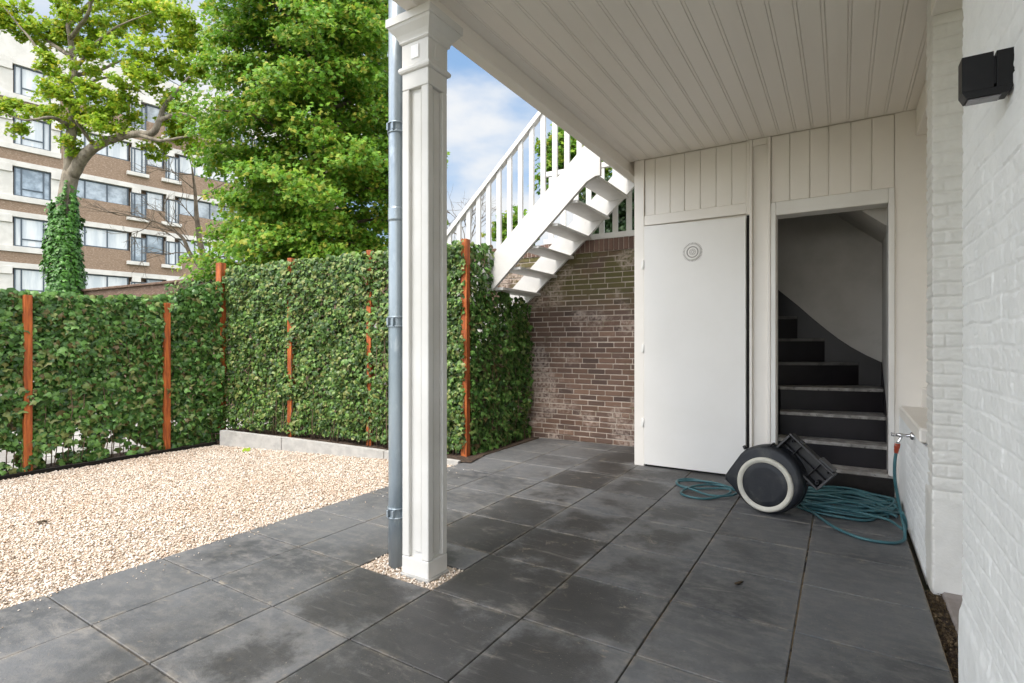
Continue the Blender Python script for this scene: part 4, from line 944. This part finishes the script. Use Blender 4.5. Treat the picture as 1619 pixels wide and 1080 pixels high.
# small litter
m_ = MB(); m_.tube([at(1162, 956.5, 3.10), at(1169, 955, 3.11), at(1174, 953, 3.12)], [.006, .009, .005], 6)
for o_ in (m_,):
    zmin = min(p[2] for p in m_.v); m_.v = [(p[0], p[1], p[2] - zmin + .001) for p in m_.v]
tag(m_.build('dead_twig', M['dryleaf']), 'small curled brown twig lying on a paving slab', 'twig')
q = at(68, 826, 1.42 * FPX / (826 - 540.5)); V, F = leaves(np.array([[q[0], q[1], .012], [q[0] + .03, q[1] + .01, .016]]), np.array([[.2, 0, 1.], [-.2, .3, 1.]]), np.array([.06, .045]), MAPLE, rng)
tag(fast_mesh('dry_leaf', V, F, M['dryleaf']), 'dark shrivelled leaf lying alone on the pale gravel', 'leaf')
q = at(388, 712, 1.42 * FPX / (712 - 540.5)); V, F = leaves(np.array([[q[0], q[1], .012]]), np.array([[.2, -.5, 1.]]), np.array([.10]), MAPLE, rng)
tag(fast_mesh('fallen_leaf', V, F, M['yellowleaf']), 'fresh yellow green leaf fallen on the gravel near the kerb stones', 'leaf')

# ================================================================== apartment building
AO = CAM + 29.5 * np.array([_c * -.9655 - _s, _s * -.9655 + _c, 0]); AO[2] = 0
AD = np.array([.1308, .9914, 0]); AN = np.array([.9914, -.1308, 0])
def AT(p): q = AO + AD * p[0] + AN * p[1]; return np.array([q[0], q[1], p[2]])
AP = thing('apartment_building', tuple(AO), 'brown brick apartment building with white concrete bands and dark blue window frames', 'building')
ZR = 19.0; U0, U1 = -9, 21.4
m_ = MB(); m_.box((U0, -12, -.1), (U1, -.35, 16.98), 0, AT); m_.build('core', M['aptbrick'], AP)
levels = [2.65, 5.60, 8.50, 11.36, 14.27, 17.12]           # underside of the white lintel bands (window heads)
# brick spandrels, lintel bands, parapet
bands = MB(); spd = MB()
for z in levels:
    bands.box((U0, -.34, z), (U1, .06, z + .30), .01, AT)
    top = z + .31; nxt = z + 2.9
    spd.box((2.62, -.34, top), (U1, 0, nxt - 1.22), 0, AT)
    spd.box((U0, -.34, top), (2.615, 0, nxt - 1.99), 0, AT)
bands.build('lintel_band', M['aptwhite'], AP); 
sp = spd.build('spandrel', M['aptbrick'], AP)
m_ = MB(); m_.box((U0, -.36, 17.43), (U1, .02, 19.0), .01, AT); m_.box((U0, -12, 17.0), (U1, -.37, 18.9), 0, AT); m_.build('parapet', M['aptwhite'], AP)
def window(u0, u1, z0, z1, mull, trans=None, y=-.06, pane='pane', fr=.065):
    f = MB()
    f.box((u0, y - .08, z0), (u1, y, z0 + fr), 0, AT); f.box((u0, y - .08, z1 - fr), (u1, y, z1), 0, AT)
    for u in [u0, u1 - fr] + list(mull): f.box((u, y - .079, z0 + fr + .001), (u + fr, y + .001, z1 - fr - .001), 0, AT)
    if trans:
        ms = sorted([u0] + list(mull) + [u1 - fr])
        a, b, z = trans; f.box((a + fr + .001, y - .078, z), (b - .001, y - .001, z + fr), 0, AT)
    fo = f.build('window', M['aptframe'], AP)
    p = MB(); p.box((u0 + .01, y - .055, z0 + .01), (u1 - .01, y - .045, z1 - .01), 0, AT); p.build('pane', M[pane], fo); return fo
ri = random.Random(3)
for zi, z in enumerate(levels):
    pn_ = lambda: 'pane' if ri.random() < .72 else 'pane2'
    # left bay
    window(.58, 2.16, z - 1.66, z - .012, [.86, 1.82], (.86, 1.82, z - 1.25), pane='pane2' if zi in (0, 3) else 'pane')
    pil = MB(); pil.box((-.35, -.2, z - 1.66), (.54, -.02, z - .35), .01, AT); pil.box((-.1, -.2, z - .349), (.50, .09, z + .10), .01, AT)
    pil.build('pilaster', M['aptwhite'], AP); pil = MB(); pil.box((2.18, -.2, z - 1.66), (2.60, -.02, z - .35), .01, AT); pil.box((2.18, -.2, z - .349), (2.62, .09, z + .10), .01, AT); pil.build('pilaster', M['aptwhite'], AP)
    sl = MB(); sl.box((-3.2, -.33, z - 1.99), (2.63, .10, z - 1.67), .01, AT); sl.build('sill', M['aptwhite'], AP)
    window(-2.2, -.40, z - 1.66, z - .012, [-1.3], pane=pn_())
    # strip windows and narrow bays
    bays = [(6.05, 6.98), (8.0, 8.90), (13.9, 14.8), (15.8, 16.7)]
    segs = [(2.66, 6.02), (7.0, 7.98), (8.92, 13.88), (14.82, 15.78), (16.72, 21.3)]
    for a, b in segs:
        n_m = max(1, int(round((b - a) / 1.0)));
        window(a, b, z - 1.20, z - .012, [a + (b - a) * q / n_m - .03 for q in range(1, n_m)], y=-.12, pane=pn_())
    for a, b in bays:
        window(a + .06, b - .04, z - 1.86, z - .30, [a + .22, a + .62], y=.10, pane=pn_())
        q = MB(); q.box((a + .05, -.11, z - 1.87), (b - .03, .019, z - .30), 0, AT); q.box((a + .12, -.10, z - .299), (a + .58, .16, z + .04), .01, AT)
        q.build('bay', M['aptwhite'], AP)
        q = MB(); q.box((a - .18, -.02, z - 2.10), (b + .10, .22, z - 1.875), .01, AT); q.build('sill', M['aptwhite'], AP)

# ================================================================== trees
def limb(mb, pts, radii, k=6, n=9, wob=0.0, r=None):
    P = spline(pts, k); rad = np.interp(np.linspace(0, 1, len(P)), np.linspace(0, 1, len(radii)), radii)
    if wob and r is not None: P = P + r.normal(scale=wob, size=P.shape)
    mb.tube(P, rad, n); return P
def spray(center, rad, n, r, up=np.array([0, 0, 1.]), out=None, flat=.35, size=(.07, .13)):
    """a loose flattened tuft of leaves"""
    d = r.normal(size=(n, 3)); d /= np.linalg.norm(d, axis=1)[:, None]; d *= (r.uniform(0, 1, n) ** .55)[:, None] * rad
    d[:, 2] *= flat
    if out is not None: d[:, 2] -= .25 * np.abs((d * out).sum(1)) + .12 * (d * out).sum(1)
    N3 = np.array([.12, -.5, .75])[None] + r.normal(scale=.6, size=(n, 3)) + (0 if out is None else out[None] * .35)
    return center[None] + d, N3, r.uniform(*size, n)

# big dense maple
r2 = np.random.default_rng(21)
TB = at(492, 560, 12.3); TB[2] = -.1
T2 = thing('maple_tree', tuple(TB), 'big dense bright green maple tree rising behind the tall ivy screen', 'tree', 'trees behind the garden wall')
tb = MB(); top = TB + [.3, .2, 12.5]
trunkP = limb(tb, [TB, TB + [.05, 0, 2.5], TB + [.1, .1, 5.5], TB + [.2, .15, 9], top], [.26, .22, .17, .10, .03], 10)
LC, LN, LS = [], [], []
nb = 112
for i in range(nb):
    f = (i + .5) / nb; h = 2.7 + 9.6 * f ** .92
    base = trunkP[np.argmin(abs(trunkP[:, 2] - (h - .4)))]
    az = i * 2.399 + r2.normal() * .25
    prof = np.interp(h, [2.6, 3.6, 5.2, 7.0, 9.0, 11.0, 12.6], [1.4, 2.2, 2.5, 2.4, 2.0, 1.4, .5])
    ln = prof * r2.uniform(.82, 1.08); o3 = np.array([math.cos(az), math.sin(az), 0])
    side = np.array([-o3[1], o3[0], 0])
    tip = base + o3 * ln + [0, 0, .35 + .35 * f - .25 * (1 - f)]
    mid = base + o3 * ln * .5 + [0, 0, .38 + .2 * f] + side * r2.normal() * .15
    Pl = limb(tb, [base, mid, tip], [.065 * (1 - .5 * f), .035, .008], 6, 6)
    for s_ in np.linspace(.38, 1.0, 7):
        for sg in (-1, 1, 0):
            if sg == 0 and s_ < .9: continue
            c = Pl[int(s_ * (len(Pl) - 1))] + side * sg * r2.uniform(.25, .62) * (1.15 - .55 * s_) * ln * .36 + [0, 0, r2.normal() * .20]
            a_, b_, c_ = spray(c, .46 * r2.uniform(.7, 1.3), 100, r2, out=o3 * .9 + side * sg * .4, flat=r2.uniform(.28, .55), size=(.045, .11))
            LC.append(a_); LN.append(b_); LS.append(c_)
tb.build('trunk', M['bark'], T2)
V, F = leaves(np.concatenate(LC), np.concatenate(LN), np.concatenate(LS), MAPLE, r2, droop=np.array([0, 0, -1.]))
fast_mesh('crown', V, F, M['maple'], T2)

# tall ivy clad tree with sparse yellowing crown
r3 = np.random.default_rng(33); D1 = 14.5
def p3(px, py, dd=0.0): return at(px, py, D1 + dd)
b0 = p3(104, 620); b0[2] = -.1
T1 = thing('plane_tree', tuple(b0), 'tall tree with an ivy clad trunk and a sparse yellow green crown', 'tree', 'trees behind the garden wall')
tb = MB()
limb(tb, [b0, p3(103, 450), p3(100, 380), p3(104, 320), p3(112, 275)], [.33, .26, .22, .195, .19], 8, 14, .006, r3)
LB = []
LB.append(limb(tb, [p3(110, 282), p3(111, 225, -.1), p3(117, 180, -.2), p3(108, 142, -.2), p3(117, 112, 0), p3(112, 70, .2), p3(106, 20, .3), p3(100, -60, .3)], [.155, .13, .115, .10, .085, .07, .05, .025], 7, 10, .006, r3))
LB.append(limb(tb, [p3(114, 278), p3(133, 247, -.2), p3(152, 231, -.4), p3(180, 219, -.6), p3(212, 212, -.7), p3(240, 211, -.8), p3(252, 190, -.8), p3(262, 165, -.6), p3(300, 120, -.5)], [.16, .14, .12, .10, .09, .085, .07, .05, .02], 7, 10, .005, r3))
for P_ in ([(112, 200, -.2), (80, 186, -.8), (40, 190, -1.2), (2, 178, -1.5)], [(117, 112, 0), (150, 70, -.3), (190, 40, -.6), (240, 20, -.6)], [(110, 140, -.2), (70, 90, -.5), (30, 40, -.6), (5, 10, -.8)], [(112, 170, 0), (150, 128, .5), (185, 125, .8), (230, 150, 1.)],
           [(113, 90, 0), (60, 50, .5), (40, 5, .8)], [(115, 120, 0), (160, 110, .6), (210, 95, .8), (290, 140, .8)], [(215, 212, -.7), (255, 222, -1.), (300, 215, -1.3)], [(150, 232, -.4), (130, 205, -.9), (120, 190, -1.2)], [(110, 40, .3), (160, -10, .3), (220, -40, .4)],
           [(252, 190, -.8), (285, 180, -1.1), (320, 190, -1.2)], [(112, 60, 0), (140, 20, -.8), (150, -30, -1)]):
    LB.append(limb(tb, [p3(*q) for q in P_], [.06, .04, .022, .008][:len(P_)], 7, 7, .006, r3))
tb.build('trunk', M['bark2'], T1)
LC, LN, LS = [], [], []
clumps = [(100, 28, 50), (55, 50, 34), (150, 30, 50), (205, 30, 55), (265, 35, 45), (150, 95, 40), (215, 85, 42), (85, 100, 26), (160, 168, 46), (195, 185, 34), (108, 185, 30), (62, 178, 32), (18, 172, 26), (150, 205, 30), (255, 80, 40), (290, 110, 36),
          (270, 188, 36), (300, 222, 34), (245, 232, 24), (30, 25, 36), (0, 30, 28), (130, 140, 30), (118, 232, 16), (225, 120, 32), (180, 140, 30), (240, 10, 50), (310, 60, 40), (290, 165, 36), (320, 200, 30), (100, -30, 60), (180, -30, 60), (30, 205, 12), (95, 60, 30), (130, 62, 34), (90, 145, 20), (300, 20, 40), (330, 110, 34)]
for (px, py, rr) in clumps:
    dd = r3.uniform(-1.2, .9); cc = p3(px, py, dd); wr = rr * D1 / FPX
    for k in range(max(5, int(rr / 2.8))):
        o_ = r3.normal(size=3); o_ /= np.linalg.norm(o_); o_ *= wr * r3.uniform(.35, 1.0); o_[2] *= .75
        a_, b_, c_ = spray(cc + o_, .25 * r3.uniform(.6, 1.4), 52, r3, flat=.6, size=(.06, .12)); LC.append(a_); LN.append(b_); LS.append(c_)
V, F = leaves(np.concatenate(LC), np.concatenate(LN), np.concatenate(LS), MAPLE, r3, droop=np.array([0, 0, -1.]))
fast_mesh('crown', V, F, M['yellowleaf'], T1)
# ivy round its trunk
n_ = 8500; tt = r3.uniform(0, 1, n_); zz = .5 + tt * 5.4; az = r3.uniform(0, 2 * math.pi, n_)
axp = np.array([b0, p3(103, 450), p3(100, 380), p3(104, 320), p3(112, 275)]); ax_x = np.interp(zz, axp[:, 2], axp[:, 0]); ax_y = np.interp(zz, axp[:, 2], axp[:, 1])
rad = np.interp(zz, [0, 2.5, 4.2, 5.2, 6.0], [.44, .39, .36, .30, .22]) + .14 * vnoise(az * 1.2, zz, 5, .3) + r3.normal(scale=.035, size=n_)
keep = zz < 5.2 + 1.4 * vnoise(az * 1.5, az * 0 + 2, 6, .5) + .3 * np.cos(az + 2.4)
P_ = np.stack([ax_x + rad * np.cos(az), ax_y + rad * np.sin(az), zz], 1)[keep]; Nn = np.stack([np.cos(az), np.sin(az), az * 0 + .5], 1)[keep] + r3.normal(scale=.3, size=(keep.sum(), 3))
V, F = leaves(P_, Nn, r3.uniform(.06, .13, len(P_)), IVY, r3, droop=np.array([0, 0, -1.]))
o = fast_mesh('trunk_ivy', V, F, M['ivytrunk']); tag(o, 'bright green ivy wrapped round the trunk of the tall sparse tree', 'ivy')

# half bare young tree between the two
r4 = np.random.default_rng(44); D4 = 16.5
def p4(px, py, dd=0.): return at(px, py, D4 + dd)
b4 = p4(332, 600); b4[2] = -.1
T4 = thing('bare_tree', tuple(b4), 'thin half bare tree with grey twigs in front of the apartment building', 'tree', 'trees behind the garden wall')
tb = MB(); limb(tb, [b4, p4(333, 470), p4(330, 432), p4(318, 392), p4(312, 352), p4(308, 300), p4(303, 262)], [.13, .12, .11, .09, .07, .045, .02], 6, 8)
limb(tb, [p4(331, 440), p4(318, 424), p4(300, 400), p4(290, 378), p4(276, 366), p4(250, 352), p4(215, 343), p4(180, 338), p4(150, 320)], [.08, .07, .06, .05, .04, .03, .02, .014, .007], 6, 6)
def twigs(mb, p, d, ln, rad, depth, r):
    q = p + d * ln; mb.tube([p, (p + q) / 2 + r.normal(scale=ln * .05, size=3), q], [rad, rad * .8, rad * .55], 4, cap=False)
    if depth == 0: return
    for k in range(3 if depth > 1 else 2):
        nd = d + r.normal(scale=.5, size=3); nd /= np.linalg.norm(nd); twigs(mb, p + (q - p) * r.uniform(.5, 1), nd, ln * r.uniform(.55, .8), rad * .6, depth - 1, r)
rt = np.array([_c, _s, 0])
for (px, py, a) in ((300, 400, 2.6), (290, 378, 2.2), (276, 366, 2.9), (250, 352, 2.4), (215, 343, 3.0), (312, 352, 2.3), (310, 320, 1.2), (308, 300, 2.4), (303, 262, 1.7), (318, 392, 2.6), (240, 350, 3.5), (300, 400, 3.4), (305, 275, 2.9)):
    d = rt * math.cos(a) + np.array([0, 0, 1.]) * math.sin(a) + r4.normal(scale=.2, size=3); d /= np.linalg.norm(d); twigs(tb, p4(px, py), d, .95, .018, 3, r4)
tb.build('trunk', M['bark'], T4)

# trees glimpsed past the staircase
def bushy(name, cx, cy, D, wpx, hpx, n, m, seed, label, group, size=(.07, .12), trunk=True, cat='tree'):
    r = np.random.default_rng(seed); base = at(cx, cy, D); foot = base.copy(); foot[2] = -.1
    T = thing(name, tuple(foot), label, cat, group); W, Hh = wpx * D / FPX, hpx * D / FPX
    mb = MB(); limb(mb, [foot, (foot + base) / 2 + [.1, .1, 0], base + [0, 0, Hh * .6]], [.14, .10, .03], 6, 8)
    LC, LN, LS = [], [], []
    for i in range(n):
        d = r.normal(size=3); d /= np.linalg.norm(d); q = r.uniform(.45, 1.0); c = base + d * [W * q, W * q, Hh * q]
        if i % 3 == 0: limb(mb, [base + [0, 0, -.3 * Hh], (base + c) / 2 + [0, 0, .1], c], [.04, .025, .008], 4, 5)
        a_, b_, c_ = spray(c, .33 * r.uniform(.7, 1.3), 46, r, out=d * .7, flat=.45, size=size); LC.append(a_); LN.append(b_); LS.append(c_)
    mb.build('trunk', M['bark'], T)
    V, F = leaves(np.concatenate(LC), np.concatenate(LN), np.concatenate(LS), MAPLE, r, droop=np.array([0, 0, -1.])); fast_mesh('crown', V, F, m, T)
bushy('leafy_tree', 905, 250, 12.5, 62, 75, 120, M['maple'], 5, 'leafy green tree seen through the upper staircase balusters', 'trees behind the garden wall')
bushy('shrub', 815, 362, 13, 34, 32, 46, M['maple'], 6, 'small bright green shrub seen low between the staircase balusters', 'trees behind the garden wall', cat='shrub')
bushy('evergreen_shrub', 985, 335, 10.2, 62, 62, 120, M['darkleaf'], 8, 'dark evergreen shrub behind the white picket fence', 'trees behind the garden wall', size=(.06, .10), cat='shrub')
b5 = at(722, 560, 12); b5[2] = -.1
T5 = thing('bare_shrub', tuple(b5), 'leafless twiggy shrub just right of the porch column', 'shrub', 'trees behind the garden wall')
tb = MB(); limb(tb, [b5, at(735, 430, 12), at(742, 372, 12)], [.05, .035, .02], 6, 6)
for (px, py, a, l) in ((738, 400, 1.2, .5), (742, 380, 1.9, .6), (730, 420, 2.2, .8), (745, 372, .9, .5), (736, 395, 1.6, .7), (740, 385, 2.6, .5), (742, 372, 1.5, .6)):
    d = rt * math.cos(a) + np.array([0, 0, 1.]) * math.sin(a) + r4.normal(scale=.15, size=3); d /= np.linalg.norm(d); twigs(tb, at(px, py, 12), d, l, .013, 3, r4)
tb.build('trunk', M['bark'], T5)
